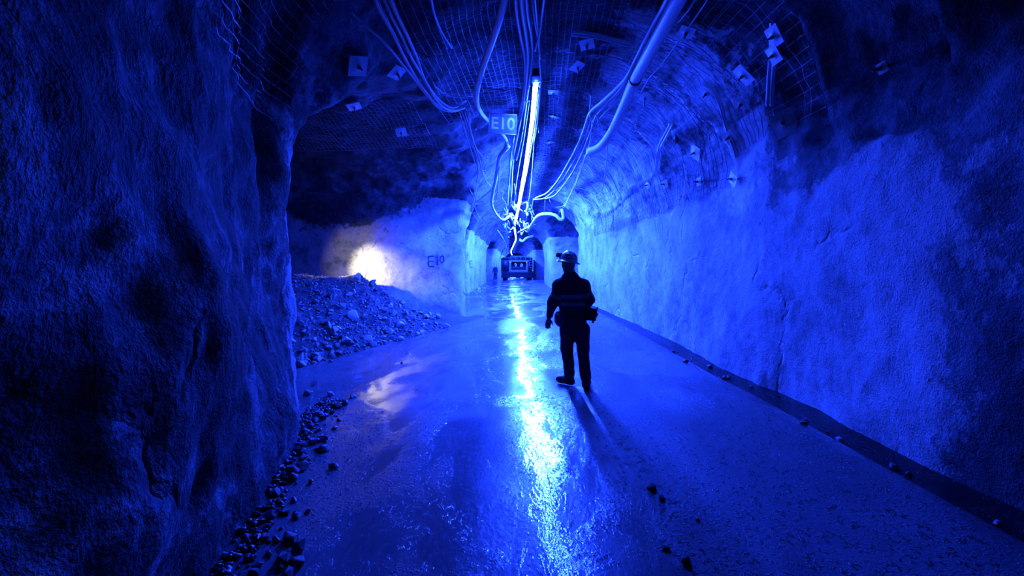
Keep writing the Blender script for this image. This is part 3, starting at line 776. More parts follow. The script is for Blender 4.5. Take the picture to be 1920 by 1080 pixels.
G_(1385, 336, 52, .17, 'rock bolt with small pale diamond plate where the mesh ends', tip=.2, tall=1.4)
G_(1462, 62, 0, .19, 'upper rock bolt plate of the pair at the top of the right arch', tall=1.2)
G_(1462, 96, 0, .19, 'lower rock bolt plate of the pair at the top of the right arch', tall=1.1)
G_(1330, 168, 30, .2, 'rock bolt in the shadow between rope end and diamond plates')
G_(1262, 258, 40, .22, 'rock bolt with long dark shank in the middle of the lit arch', tail=.22)
G_(1210, 175, 20, .2, 'rock bolt just right of the pipe clamp', tail=.2)
G_(1252, 345, 10, .17, 'low rock bolt left of centre at the torn mesh edge')
G_(1375, 255, 15, .19, 'rock bolt on the slanting steel strap', tip=.3)
G_(1475, 236, 20, .26, 'rock bolt with tilted dark plate right of the straps', tip=.5, lift=.07, tall=1.2)
G_(1668, 122, 5, .10, 'farthest right rock bolt in the upper right shade')
G_(1318, 340, 0, .15, 'small rock bolt under the large bright diamond plate')
G_(1220, 345, 25, .16, 'small rock bolt at the lower left of the torn mesh')
G_(1100, 75, 20, .22, 'rock bolt on the roof left of the big pipe', tail=.18)
G_(1080, 118, 0, .22, 'roof rock bolt nearer the rope end', tail=.15)
G_(1038, 165, 5, .2, 'roof rock bolt directly right of the rope end')
G_(665, 118, 20, .24, 'rock bolt on the dim brow above the crosscut, left side')
G_(740, 128, 5, .22, 'rock bolt on the dim brow above the crosscut, by the cables')
G_(662, 192, 60, .24, 'rock bolt on the crosscut roof, upper left')
G_(752, 243, 15, .24, 'rock bolt in the middle of the crosscut roof')
G_(1290, 50, 30, .2, 'rock bolt in the roof right of the big pipe')
G_(1040, 213, 30, .2, 'roof rock bolt with hanging hook right of the light rope', tail=.25)
G_(1032, 262, 10, .2, 'lower roof rock bolt with hook right of the light rope', tail=.3)

def strap(label, pts, wd=.13, lift=.07):
    hs = []
    for (x0, y0), (x1, y1) in zip(pts[:-1], pts[1:]):
        for i in range(8):
            hs.append(cast(x0 + (x1 - x0) * i / 8, y0 + (y1 - y0) * i / 8))
    C_ = [h + n * lift for h, n in hs]; Nn = [n for h, n in hs]
    for _ in range(4):
        C_ = [C_[0]] + [(C_[i - 1] + C_[i] * 2 + C_[i + 1]) / 4 for i in range(1, len(C_) - 1)] + [C_[-1]]
        Nn = [Nn[0]] + [((Nn[i - 1] + Nn[i] * 2 + Nn[i + 1]) / 4).normalized() for i in range(1, len(Nn) - 1)] + [Nn[-1]]
    bm = bmesh.new(); rows = []
    for i, c in enumerate(C_):
        t = (C_[min(i + 1, len(C_) - 1)] - C_[max(i - 1, 0)]).normalized(); s = t.cross(Nn[i]).normalized()
        rows.append([bm.verts.new(c + s * wd * u + Nn[i] * (0.014 * (1 if k % 2 else 0))) for k, u in enumerate((-.5, -.25, 0, .25, .5))])
    for a_, b_ in zip(rows[:-1], rows[1:]):
        for k in range(4): bm.faces.new((a_[k], a_[k + 1], b_[k + 1], b_[k]))
    bmesh.ops.solidify(bm, geom=bm.faces[:], thickness=.004)
    tag(obj('steel_strap', bm, M_STEEL, smooth=False), label, 'strap')
strap('slanting ribbed steel strap between the diamond plates', [(1338, 150), (1358, 190), (1372, 245), (1392, 300)], .10)
strap('tall ribbed steel strap at the top of the right arch', [(1459, 40), (1458, 90), (1452, 150), (1450, 200)], .12)
strap('ribbed steel strap at the top centre of the roof', [(1070, 55), (1130, 62), (1190, 78)], .12)
strap('ribbed steel strap on the lit arch near the pipe end', [(1262, 230), (1240, 275), (1236, 330)], .10)

# ------------------------------------------------------------------ rocks
def rock_proto(seed, flat=1.0):
    rr = random.Random(seed); bm = bmesh.new()
    for _ in range(16):
        v = Vector((rr.gauss(0, 1), rr.gauss(0, 1), rr.gauss(0, 1))).normalized() * rr.uniform(.75, 1.05)
        bm.verts.new((v.x * 1.0, v.y * rr.uniform(.7, .85), v.z * .65 * flat))
    r = bmesh.ops.convex_hull(bm, input=bm.verts[:])
    junk = [g for g in r['geom_interior'] if isinstance(g, bmesh.types.BMVert)]
    bmesh.ops.delete(bm, geom=junk, context='VERTS')
    bmesh.ops.bevel(bm, geom=bm.edges[:], offset=.06, segments=1, affect='EDGES')
    me = bpy.data.meshes.new('rock'); bm.to_mesh(me); bm.free()
    # unit = half length ~1 -> scale gives the half size
    return me
protos = {}
for key, mt in (('m', M_ROCK), ('l', M_ROCKL), ('d', M_ROCKD)):
    protos[key] = []
    for s in range(7):
        me = rock_proto(s * 3 + 1, .8 + .07 * s); me.materials.append(mt); protos[key].append(me)
def rock(x_, y_, zb, s, key, label, group, sink=.3, rot=None):
    me = random.choice(protos[key])
    o = bpy.data.objects.new('rock', me); COL.objects.link(o)
    o.location = (x_, y_, zb + s * (.6 - sink)); o.scale = (s, s, s)
    o.rotation_euler = rot or (random.uniform(-.5, .5), random.uniform(-.5, .5), random.uniform(0, 6.28))
    return tag(o, label, 'rock', group)

# the heap in the crosscut
def heap_h(x, y):
    dd = -(x + 3.95) * .92 + (y - 8.15) * .393
    cap = np.interp(x, [-9, -5, -4.3, -3.7, -3.0, -2.2, -1.7], [1.6, 1.52, 1.52, 1.12, .66, .28, .05])
    P3 = np.stack([np.ravel(x), np.ravel(y), np.zeros(np.size(x))], 1)
    n = fbm(P3 * 1.4, 3, 91).reshape(np.shape(x))
    h = np.minimum(.74 * dd, cap) + .10 * n * np.clip(dd, 0, 1)
    h = np.where(y > 12.7, h - (y - 12.7) * .5 * (x < -2.6), h)
    return h
hx = np.linspace(-9, -1.0, 150); hy = np.linspace(6.0, 15.2, 160)
HX, HY = np.meshgrid(hx, hy, indexing='ij'); HZ = heap_h(HX, HY) + floor_z(HX, HY)
HZ = np.maximum(HZ, floor_z(HX, HY) - .12)
ii = (np.arange(149)[:, None] * 160 + np.arange(159)[None, :]).ravel()
keep = (heap_h(HX, HY) > -.12) & (field(HX, HY, HZ + .3) < .12); keep = keep.ravel()
hq = np.stack([ii, ii + 160, ii + 161, ii + 1], 1); hq = hq[keep[hq].all(1)]; u_, inv_ = np.unique(hq.ravel(), return_inverse=True)
o = link_mesh('muck_heap', np_mesh('muck_heap', np.stack([HX.ravel(), HY.ravel(), HZ.ravel()], 1)[u_], inv_.reshape(-1, 4)), M_MUCK)
tag(o, 'sloping heap of dark muck filling the floor of the left crosscut', 'rubble', kind='stuff')
hs = lambda x_, y_: float(heap_h(np.array([x_]), np.array([y_]))[0])
def heap_label(x_, y_, dd, key):
    t_ = (y_ - 8.15) / 4.85
    col = {'m': 'grey', 'l': 'pale', 'd': 'dark'}[key]
    row = 'at the foot' if dd < .45 else 'low on the slope' if dd < 1.1 else 'higher up the slope'
    part = 'near the left pillar' if t_ < .33 else 'in the middle' if t_ < .66 else 'towards the painted pillar'
    return f'{col} angular rock {row} of the rubble heap, {part}', f'{col} heap rocks {row}, {part}'
cnt = 0; tries = 0
while cnt < 225 and tries < 8000:
    tries += 1
    t = random.random() ** 1.0; dd = abs(random.gauss(0, 1.0)) * .9
    ax_, ay_ = -3.95 + 2.1 * t * 1.0, 8.15 + 4.85 * t
    x_, y_ = ax_ - .92 * dd + .1, ay_ + .393 * dd - .05
    if y_ < 7.6 or y_ > 13.2 or x_ > -1.8: continue
    h = hs(x_, y_)
    if h < -.06: continue
    s = random.choice((.05, .06, .07, .08, .1, .13)) * random.uniform(.8, 1.2)
    key = random.choice('mmmmlld'); lb_, gr_ = heap_label(x_, y_, dd, key)
    rock(x_, y_, max(h, 0) + fz(x_, y_), s, key, lb_, gr_); cnt += 1
# singled-out ones
def rock_px(px, py, depth, s, key, label, rot=None, group=None):
    p = P(px, py, depth); rock(p.x, p.y, p.z - s * .3, s, key, label, group, 0.3, rot)
rock_px(672, 518, 12.1, .14, 'l', 'pale upright rock catching the warm lamp at the crest of the heap')
rock_px(700, 530, 12.0, .20, 'm', 'broad grey rock right of the pale one at the crest of the heap')
rock_px(660, 594, 10.6, .24, 'l', 'long pale slab leaning across the middle of the heap', (.6, .3, 2.2))
rock_px(690, 634, 9.6, .17, 'l', 'pale flat rock at the foot of the heap, nearest the wet floor', (.05, 0, .3))
rock_px(630, 546, 11.4, .15, 'm', 'grey block high on the left part of the heap')
rock_px(655, 643, 9.2, .15, 'd', 'dark block left of the pale flat rock at the foot of the heap')
# fines between them: uncountable
acc = Acc(); base = [np.array([v.co[:] for v in me.vertices]) for me in protos['m']]
tris = []
for me in protos['m']:
    me.calc_loop_triangles(); t = np.array([l.vertices[:] for l in me.loop_triangles]); tris.append(np.column_stack([t, t[:, 2]]))
fv, ft, nn = [], [], 0
def scatter_fine(n, fn):
    global nn
    for _ in range(n):
        r_ = fn()
        if r_ is None: continue
        x_, y_, z_, s = r_; k = random.randrange(7)
        M3 = np.array(Euler((random.uniform(-.7, .7), random.uniform(-.7, .7), random.uniform(0, 6.3))).to_matrix())
        fv.append(base[k] @ M3.T * s + np.array([x_, y_, z_ + s * .25])); ft.append(tris[k][:, :3] + nn); nn += len(base[k])
def f_heap():
    t = random.random(); dd = random.uniform(-.12, 3.4)
    x_, y_ = -3.95 + 2.1 * t - .92 * dd, 8.15 + 4.85 * t + .393 * dd
    if y_ > 13.4 or x_ < -7.5: return None
    h = hs(x_, y_)
    if h < -.08: return None
    return x_, y_, max(h, 0) + fz(x_, y_), random.uniform(.015, .05)
scatter_fine(2600, f_heap)
me = np_mesh('rubble_fines', np.vstack(fv), np.vstack(ft), smooth=False)
tag(link_mesh('rubble_fines', me, M_ROCK), 'small broken stone covering the rubble heap in the left crosscut', 'gravel', kind='stuff')
# along the foot of the left pillar
for i in range(60):
    y_ = 1.7 + 3.9 * random.random(); x_ = float(lx(y_)) + .18 + abs(random.gauss(0, .13))
    rock(x_, y_, fz(x_, y_), random.uniform(.025, .075), 'd',
         'dark wet stone at the near left pillar foot, ' + ('close to the bottom edge' if y_ < 3 else 'halfway along' if y_ < 4.4 else 'close to the pillar corner'), 'left pillar foot stones, ' + ('near' if y_ < 3 else 'middle' if y_ < 4.4 else 'far'))
for (px, py, s, key, lab) in [(592, 722, .085, 'm', 'grey stone with lit top just past the left pillar corner'), (618, 742, .10, 'd', 'flat black stone right of the lit one past the left pillar corner'),
                              (662, 745, .06, 'd', 'small black stone below the warm reflection on the floor'), (620, 678, .06, 'd', 'small dark stone on the wet floor in front of the heap'),
                              (655, 668, .05, 'm', 'small pale stone on the wet floor before the heap foot'), (577, 741, .09, 'd', 'black stone touching the base of the left pillar corner'),
                              (600, 760, .07, 'd', 'black lump nearest the left pillar corner on the floor'), (753, 681, .03, 'd', 'tiny dark stone above the warm reflection'),
                              (1222, 918, .05, 'd', 'upper black stone on the wet floor right of the glinting water'), (1240, 936, .035, 'd', 'lower black stone just under the other one on the right'),
                              (1248, 1030, .03, 'd', 'left black pebble near the bottom edge'), (1290, 1058, .045, 'd', 'right black stone near the bottom edge'), (1308, 975, .022, 'd', 'little black pebble between the two stone pairs')]:
    r_ = ray(px, py); t = -CAM_H / r_.z
    for _ in range(4): t = -(CAM_H - fz(r_.x * t, r_.y * t)) / r_.z
    rock(r_.x * t, r_.y * t, fz(r_.x * t, r_.y * t), s, key, lab, None, .35)
LAB_G = 'dark stone lying in the gutter at the foot of the right wall'
for i in range(34):
    y_ = 2.6 + 6.5 * random.random() ** 1.2; x_ = 3.5 - abs(random.gauss(.42, .2)) - .05
    rock(x_, y_, fz(x_, y_), random.uniform(.02, .065), random.choice('dddm'), LAB_G, 'stones in the right gutter')
fv, ft, nn = [], [], 0
def f_foot():
    y_ = 1.4 + 4.4 * random.random(); x_ = float(lx(y_)) + .02 + abs(random.gauss(0, .17))
    return x_, y_, fz(x_, y_), random.uniform(.012, .04)
scatter_fine(750, f_foot)
tag(link_mesh('rubble_fines', np_mesh('rubble_fines', np.vstack(fv), np.vstack(ft), smooth=False), M_ROCKD), 'dark stone chips strewn along the foot of the near left pillar', 'gravel', kind='stuff')
# foot of far pillars
LAB_F = 'small pale stone at the foot of the second left pillar'
for i in range(26):
    y_ = random.uniform(26.5, 38); x_ = float(lx(y_)) + random.uniform(.15, .7)
    rock(x_, y_, fz(x_, y_), random.uniform(.05, .13), random.choice('ml'), LAB_F, 'stones at the foot of the second left pillar')

# ------------------------------------------------------------------ bodies from blended tapered limbs
def blend_mesh(prims, res, noise=0.0, nscale=8.0, cut=None):
    """prims: (a, b, ra, rb, flat_y, k)"""
    lo = np.min([np.minimum(np.array(p[0]) - p[2], np.array(p[1]) - p[3]) for p in prims], 0) - .03
    hi = np.max([np.maximum(np.array(p[0]) + p[2], np.array(p[1]) + p[3]) for p in prims], 0) + .03
    g = [np.arange(lo[i], hi[i] + res, res) for i in range(3)]
    X, Y, Z = np.meshgrid(*g, indexing='ij')
    Fv = np.full(X.shape, 1e3, np.float32)
    for (a, b, ra, rb, fl, k) in prims:
        a = np.array(a, float); b = np.array(b, float); m_ = max(ra, rb) + k + .04
        l0 = [max(0, int((min(a[i], b[i]) - m_ - g[i][0]) / res)) for i in range(3)]
        h0 = [int((max(a[i], b[i]) + m_ - g[i][0]) / res) + 2 for i in range(3)]
        s = tuple(slice(l0[i], h0[i]) for i in range(3))
        x_, y_, z_ = X[s] - a[0], Y[s] - a[1], Z[s] - a[2]
        ba = b - a; L2 = max(1e-9, ba @ ba)
        t = np.clip((x_ * ba[0] + y_ * ba[1] + z_ * ba[2]) / L2, 0, 1)
        d_ = np.sqrt((x_ - ba[0] * t) ** 2 + ((y_ - ba[1] * t) / fl) ** 2 + (z_ - ba[2] * t) ** 2) - (ra + (rb - ra) * t)
        Fv[s] = smin(Fv[s], d_, k)
    if cut is not None: Fv = np.maximum(Fv, cut(X, Y, Z)).astype(np.float32)
    V, Q = surface_nets(Fv, *g)
    N = vert_normals(V, Q)
    c = V.mean(0)
    if ((V - c) * N).sum() < 0: Q = Q[:, ::-1]; N = -N
    if noise: V = V + N * (noise * fbm(V * np.array([nscale, nscale, nscale * .7]), 3, 5))[:, None]
    return V, Q

M_SKIN = simple('skin', (.28, .17, .12), .55)
M_NAVY = simple('navy_work_cloth', (.018, .022, .05), .85, bump=.004, scale=20, var=.2)
M_TROU = simple('dark_work_trousers', (.015, .018, .04), .85, bump=.004, scale=18, var=.2)
M_REFL = simple('reflective_tape', (.20, .21, .26), .5)
M_HAT = simple('white_hard_hat', (.8, .8, .8), .18)
M_RED = simple('red_sticker', (.75, .03, .03), .4)
M_RED.node_tree.nodes['Principled BSDF'].inputs['Base Color'].default_value = (.9, .04, .03, 1)
M_BAG = simple('pouch_cloth', (.10, .12, .20), .75)
M_GLOVE = simple('dark_glove', (.02, .02, .03), .8)

def band(src_V, src_Q, sel, off, name, mat, parent, loc=None):
    N = vert_normals(src_V, src_Q); c = src_V[src_Q].mean(1); m_ = sel(c)
    q = src_Q[m_]; u, inv = np.unique(q.ravel(), return_inverse=True)
    V = src_V[u] + N[u] * off; q = inv.reshape(-1, 4); n = len(V)
    V2 = np.vstack([V, src_V[u] + N[u] * .001]); Qb = q[:, ::-1] + n
    e = np.sort(np.stack([q, np.roll(q, -1, 1)], -1).reshape(-1, 2), 1); eo = np.stack([q, np.roll(q, -1, 1)], -1).reshape(-1, 2)
    _, iv, ct = np.unique(e, axis=0, return_inverse=True, return_counts=True)
    bd = eo[ct[iv.ravel()] == 1]
    side = np.stack([bd[:, 1], bd[:, 0], bd[:, 0] + n, bd[:, 1] + n], 1)
    return link_mesh(name, np_mesh(name, V2, np.vstack([q, Qb, side])), mat, parent)

def person(name, J, label, res, detail=True, head_yaw=0.0, helmet_tilt=0.0, helmet_roll=0.0):
    """J: joints in metres, local to the feet; the figure faces +y"""
    root = empty(name); tag(root, label, 'person')
    v = lambda k: Vector(J[k])
    prims = []
    hc = v('head')
    # body: continuous skin figure
    prims += [(hc + Vector((0, 0, .02)), hc + Vector((0, .012, -.05)), .088, .072, 1.12, .02), (hc + Vector((0, .05, -.085)), hc + Vector((0, .02, -.06)), .04, .055, 1, .03),
              (hc + Vector((0, -.01, -.06)), v('neck'), .056, .062, 1, .03), (v('neck'), v('chest'), .06, .13, .7, .06),
              (v('shL'), v('shR'), .06, .06, .8, .05), (v('chest'), v('waist'), .135, .125, .72, .06), (v('waist'), v('pelvis'), .125, .135, .78, .05)]
    fwd = Vector((math.sin(head_yaw), math.cos(head_yaw), 0)); sd = Vector((fwd.y, -fwd.x, 0))
    prims += [(hc + fwd * .095 + Vector((0, 0, -.01)), hc + fwd * .118 + Vector((0, 0, -.035)), .010, .014, 1, .012)]       # nose
    for s in (-1, 1):
        prims += [(hc + sd * s * .083 + Vector((0, 0, .0)), hc + sd * s * .086 + Vector((0, 0, -.04)), .016, .012, 1, .008)]   # ears
        prims += [(hc + fwd * .075 + sd * s * .032 + Vector((0, 0, .015)), hc + fwd * .08 + sd * s * .032 + Vector((0, 0, .012)), .014, .014, 1, .012)]  # brow / eyes
    prims += [(hc + fwd * .085 - sd * .018 + Vector((0, 0, -.062)), hc + fwd * .085 + sd * .018 + Vector((0, 0, -.062)), .009, .009, 1, .008)]         # mouth
    for s in 'LR':
        prims += [(v('sh' + s), v('el' + s), .052, .040, 1, .03), (v('el' + s), v('wr' + s), .040, .027, 1, .02)]
        prims += [(v('hip' + s), v('kn' + s), .085, .055, 1, .03), (v('kn' + s), v('an' + s), .055, .038, 1, .02), (v('an' + s), v('toe' + s), .04, .035, 1, .02)]
        # hand: palm, five fingers
        d_ = (v('hand' + s) - v('wr' + s)).normalized(); sid = Vector(J['thumb' + s]).normalized(); nrm = d_.cross(sid).normalized()
        w0 = v('wr' + s); palm = w0 + d_ * .085
        for t_ in (-.028, -.01, .01, .028): prims.append((w0 + d_ * .02 + sid * t_ * .6, palm + sid * t_, .016, .014, 1, .008))
        curl = J.get('curl' + s, nrm)
        curl = Vector(curl).normalized()
        if detail:
            for t_, L in ((.030, .068), (.010, .078), (-.010, .073), (-.029, .056)):
                b0 = palm + sid * t_; b1 = b0 + d_ * L * .5 + curl * L * .14; b2 = b1 + d_ * L * .25 + curl * L * .3; b3 = b2 + d_ * L * .02 + curl * L * .28
                prims += [(b0, b1, .0098, .009, 1, .004), (b1, b2, .009, .0085, 1, .003), (b2, b3, .0085, .0075, 1, .003)]
            th0 = w0 + d_ * .03 + sid * .022; th1 = th0 + sid * .03 + d_ * .035; th2 = th1 + d_ * .03 + sid * .008 + curl * .012
            prims += [(th0, th1, .014, .011, 1, .008), (th1, th2, .011, .009, 1, .003)]
    V, Q = blend_mesh([(tuple(a), tuple(b), *r_) for a, b, *r_ in prims], res)
    link_mesh('body', np_mesh('body', V, Q), M_SKIN, root)
    # jacket
    jp = [(v('neck') + Vector((0, -.005, .0)), v('neck') + Vector((0, 0, -.06)), .068, .085, .9, .04), (v('neck') + Vector((0, 0, -.07)), v('chest'), .09, .165, .72, .07),
          (v('neck') + Vector((0, 0, -.05)), v('shL') + Vector((.0, 0, .0)), .072, .085, .85, .07), (v('neck') + Vector((0, 0, -.05)), v('shR'), .072, .085, .85, .07),
          (v('chest'), v('waist'), .178, .168, .72, .06), (v('waist'), v('pelvis') + Vector((0, 0, .05)), .168, .170, .74, .05)]
    for s in 'LR':
        sg = -1 if s == 'L' else 1
        jp += [(v('sh' + s), v('el' + s), .082, .068, 1, .05), (v('el' + s), v('wr' + s) * .82 + v('el' + s) * .18, .066, .050, 1, .03), (v('sh' + s), v('chest') + Vector((sg * .08, 0, 0)), .08, .09, .8, .05)]
    V, Q = blend_mesh([(tuple(a), tuple(b), *r_) for a, b, *r_ in jp], res * 1.25, .008, 9)
    jk = link_mesh('jacket', np_mesh('jacket', V, Q), M_NAVY, root)
    if detail:
        zc, zw = J['chest'][2], J['waist'][2]
        ex = abs(J['shR'][0]) + .0
        def torso(z0, z1): return lambda c: (c[:, 2] > z0) & (c[:, 2] < z1) & (c[:, 0] > J['shL'][0] - .015) & (c[:, 0] < J['shR'][0] + .015)
        band(V, Q, torso(zc - .09, zc - .04), .004, 'reflective_band', M_REFL, jk)
        band(V, Q, torso(zw + .05, zw + .10), .004, 'reflective_band', M_REFL, jk)
        for s in 'LR':
            e = v('el' + s); sh = v('sh' + s); ax = (e - sh).normalized(); mid = sh.lerp(e, .72)
            sg = -1 if s == 'L' else 1
            def arm(c, mid=mid, ax=ax, sg=sg, s=s):
                rel = c - np.array(mid); t_ = rel @ np.array(ax); rad = np.linalg.norm(rel - t_[:, None] * np.array(ax), axis=1)
                return (np.abs(t_) < .022) & (rad < .11) & ((c[:, 0] - J['sh' + s][0]) * sg > -.01)
            band(V, Q, arm, .004, 'reflective_band', M_REFL, jk)
    # trousers
    tp = [(v('pelvis') + Vector((0, 0, .10)), v('pelvis') + Vector((0, 0, -.02)), .150, .165, .78, .04)]
    for s in 'LR':
        bt = v('an' + s) + (v('kn' + s) - v('an' + s)) * .12
        tp += [(v('hip' + s), v('kn' + s), .108, .078, 1, .035), (v('kn' + s), bt, .078, .068, 1, .03)]
    V, Q = blend_mesh([(tuple(a), tuple(b), *r_) for a, b, *r_ in tp], res * 1.25, .008, 8)
    tr = link_mesh('trousers', np_mesh('trousers', V, Q), M_TROU, root)
    for s in 'LR':
        a_ = v('an' + s); t_ = v('toe' + s); f = Vector((t_.x - a_.x, t_.y - a_.y, 0)).normalized()
        heel = Vector((a_.x, a_.y, .045)) - f * .035
        bp = [(a_ + (v('kn' + s) - a_) * .45, a_, .060, .052, 1, .03), (a_, Vector((a_.x, a_.y, .06)), .052, .05, 1, .02), (heel, Vector((t_.x, t_.y, .04)) - f * .03, .045, .042, 1, .03), (Vector((t_.x, t_.y, .05)) - f * .05, Vector((t_.x, t_.y, .042)), .05, .04, 1, .02)]
        V, Q = blend_mesh([(tuple(a), tuple(b), *r_) for a, b, *r_ in bp], res, cut=lambda X, Y, Z: -Z)
        b_ = link_mesh('boot', np_mesh('boot', V, Q), M_BLACK, root)
    # hard hat
    hm = Matrix.Translation(hc + Vector((0, 0, .045))) @ Matrix.Rotation(-head_yaw, 4, 'Z') @ Matrix.Rotation(helmet_roll, 4, 'Y') @ Matrix.Rotation(helmet_tilt, 4, 'X') @ Matrix.Diagonal((.92, 1.08, 1, 1))
    bm = bmesh.new()
    prof_ = [(.0005, .118), (.03, .116), (.06, .106), (.085, .088), (.103, .062), (.112, .03), (.115, .005), (.118, -.004), (.128, -.010), (.150, -.020), (.163, -.028), (.165, -.031), (.160, -.033), (.128, -.018), (.108, -.008), (.100, .03), (.08, .075), (.04, .1), (.0005, .106)]
    lathe(bm, prof_, 40, hm); helmet = obj('hard_hat', bm, M_HAT, root)
    if detail:
        bm = bmesh.new()
        for k in (-.035, 0, .035):                                  # crown ridges
            pts = [hm @ Vector((k, .112 * math.cos(t) * (1 - abs(k) * 2), .02 + .101 * math.sin(t))) for t in np.linspace(.25, math.pi - .25, 14)]
            for a_, b_ in zip(pts[:-1], pts[1:]): cyl(bm, a_, b_, .0055, seg=6)
        obj('crown_ridge', bm, M_HAT, helmet)
        bm = bmesh.new()
        ang = R(118)
        c0 = hm @ Vector((.118 * math.cos(ang), .118 * math.sin(ang), .05)); c1 = hm @ Vector((.175 * math.cos(ang), .175 * math.sin(ang), .055))
        cyl(bm, c0, c1, .03, .034, 20); box(bm, c0.lerp(c1, .1) + Vector((0, 0, -.03)), (.04, .03, .03)); obj('cap_lamp', bm, M_BLACK, helmet)
        def patch(nm, a0, a1, z0, z1, mat, r_=.0):
            bm = bmesh.new(); n = 10; rows = []
            for i in range(n + 1):
                an = R(a0 + (a1 - a0) * i / n); row = []
                for j in range(5):
                    zz = z0 + (z1 - z0) * j / 4; rad = np.interp(zz, [.005, .03, .062, .088, .106], [.115, .112, .103, .085, .06]) + .003
                    row.append(bm.verts.new(hm @ Vector((rad * math.cos(an), rad * math.sin(an), zz))))
                rows.append(row)
            for i in range(n):
                for j in range(4): bm.faces.new((rows[i][j], rows[i + 1][j], rows[i + 1][j + 1], rows[i][j + 1]))
            bmesh.ops.solidify(bm, geom=bm.faces[:], thickness=.0015); bmesh.ops.recalc_face_normals(bm, faces=bm.faces[:])
            return obj(nm, bm, mat, helmet)
        patch('sticker', 196, 236, .050, .078, M_RED)['label'] = 'red sticker'
        patch('reflective_strip', 190, 225, .016, .026, M_REFL); patch('reflective_strip', 240, 275, .016, .026, M_REFL); patch('reflective_strip', 290, 325, .016, .026, M_REFL)
    return root

# local joints from the photograph: 1 m is about 146 px at the man's distance
PD = 5.85
foot = P(1084, 726, PD); FX, FY = foot.x, foot.y; F0 = fz(FX, FY)
def L(px, py, dy=0.0):
    p = P(px, py, PD + dy); return (p.x - FX, dy, p.z - F0)
J = dict(head=L(1066, 495), neck=L(1069, 516), chest=L(1071, 546), waist=L(1074, 580), pelvis=L(1076, 606),
         shL=L(1049, 537), shR=L(1093, 537), elL=L(1037, 567, -.03), wrL=L(1029, 597, .04), handL=L(1027, 612, .06), thumbL=(1, .25, .1), curlL=(.25, .9, 0),
         elR=L(1105, 562, -.04), wrR=L(1100, 577, .24), handR=L(1086, 578, .30), thumbR=(0, .1, 1), curlR=(-.3, -.6, -.2),
         hipL=L(1065, 618), hipR=L(1090, 618), knL=L(1063, 655, .05), knR=L(1093, 660), anL=L(1068, 703, .12), anR=L(1099, 720, -.08))
J['anL'] = (J['anL'][0], J['anL'][1], .10); J['anR'] = (J['anR'][0], J['anR'][1], .10)
J['toeL'] = (J['anL'][0] - .13, J['anL'][1] + .13, .045); J['toeR'] = (J['anR'][0] + .05, J['anR'][1] + .19, .045)
J['knL'] = (J['knL'][0], .05, .50); J['knR'] = (J['knR'][0], .0, .50)
man = person('person', J, 'person in hard hat and dark jacket, standing on the wet floor with back turned', .0065, True, head_yaw=-.45, helmet_tilt=.05, helmet_roll=.15)
man.location = (FX, FY, F0 + .002)
# belt and what hangs on it
pel = Vector(J['pelvis'])
bm = bmesh.new(); lathe(bm, [(.168, -.024), (.176, -.022), (.176, .022), (.168, .024), (.168, -.024)], 40, Matrix.Translation(pel + Vector((0, 0, .09))) @ Matrix.Diagonal((1.0, .78, 1, 1)))
belt = obj('belt', bm, M_BLACK, man)
bm = bmesh.new(); b0 = Vector(L(1107, 590, -.03)); box(bm, b0, (.13, .12, .15), (0, .12, .2), .015); box(bm, b0 + Vector((0, -.005, .07)), (.14, .13, .03), (0, .12, .2), .008); box(bm, b0 + Vector((.03, -.065, -.02)), (.05, .02, .09), (0, .12, .2), .006)
obj('self_rescuer', bm, M_BLACK, belt)
bm = bmesh.new(); cyl(bm, L(1120, 576, -.03), L(1111, 606, -.03), .013, .016, 10); box(bm, L(1117, 590, -.03), (.05, .05, .05), (0, .3, 0), .006); obj('hammer', bm, M_BLACK, belt)
V, Q = blend_mesh([(L(1050, 590, -.02), L(1053, 603, -.02), .05, .075, .6, .03), (L(1046, 592, -.02), L(1048, 600, -.02), .045, .06, .6, .03)], .008)
link_mesh('side_pouch', np_mesh('side_pouch', V, Q), M_BAG, belt)
bm = bmesh.new(); box(bm, L(1045, 589, -.05), (.05, .02, .025), (0, .3, .2), .005); obj('pouch_tag', bm, M_HAT, belt)

# far person by the left wall
FD = 54
fp = P(929, 524, FD)
def S(x_, y_, z_): return (x_, y_, z_)
J2 = dict(head=S(0, 0, 1.62), neck=S(0, 0, 1.47), chest=S(0, 0, 1.27), waist=S(0, 0, 1.05), pelvis=S(0, 0, .92), shL=S(-.18, 0, 1.4), shR=S(.18, 0, 1.4), elL=S(-.27, 0, 1.12), wrL=S(-.27, .05, .88), handL=S(-.27, .07, .78), thumbL=(1, .2, 0), curlL=(.2, 1, 0),
          elR=S(.28, 0, 1.12), wrR=S(.30, .08, .9), handR=S(.3, .1, .8), thumbR=(-1, .2, 0), curlR=(-.2, 1, 0), hipL=S(-.09, 0, .85), hipR=S(.09, 0, .85), knL=S(-.12, .03, .48), knR=S(.13, 0, .48), anL=S(-.15, .0, .1), anR=S(.17, 0, .1), toeL=S(-.2, .16, .045), toeR=S(.22, .16, .045))
man2 = person('person', J2, 'tiny distant person standing by the left wall before the haul truck', .016, False)
man2.location = (fp.x, fp.y, fz(fp.x, fp.y)); man2.rotation_euler.z = R(160)

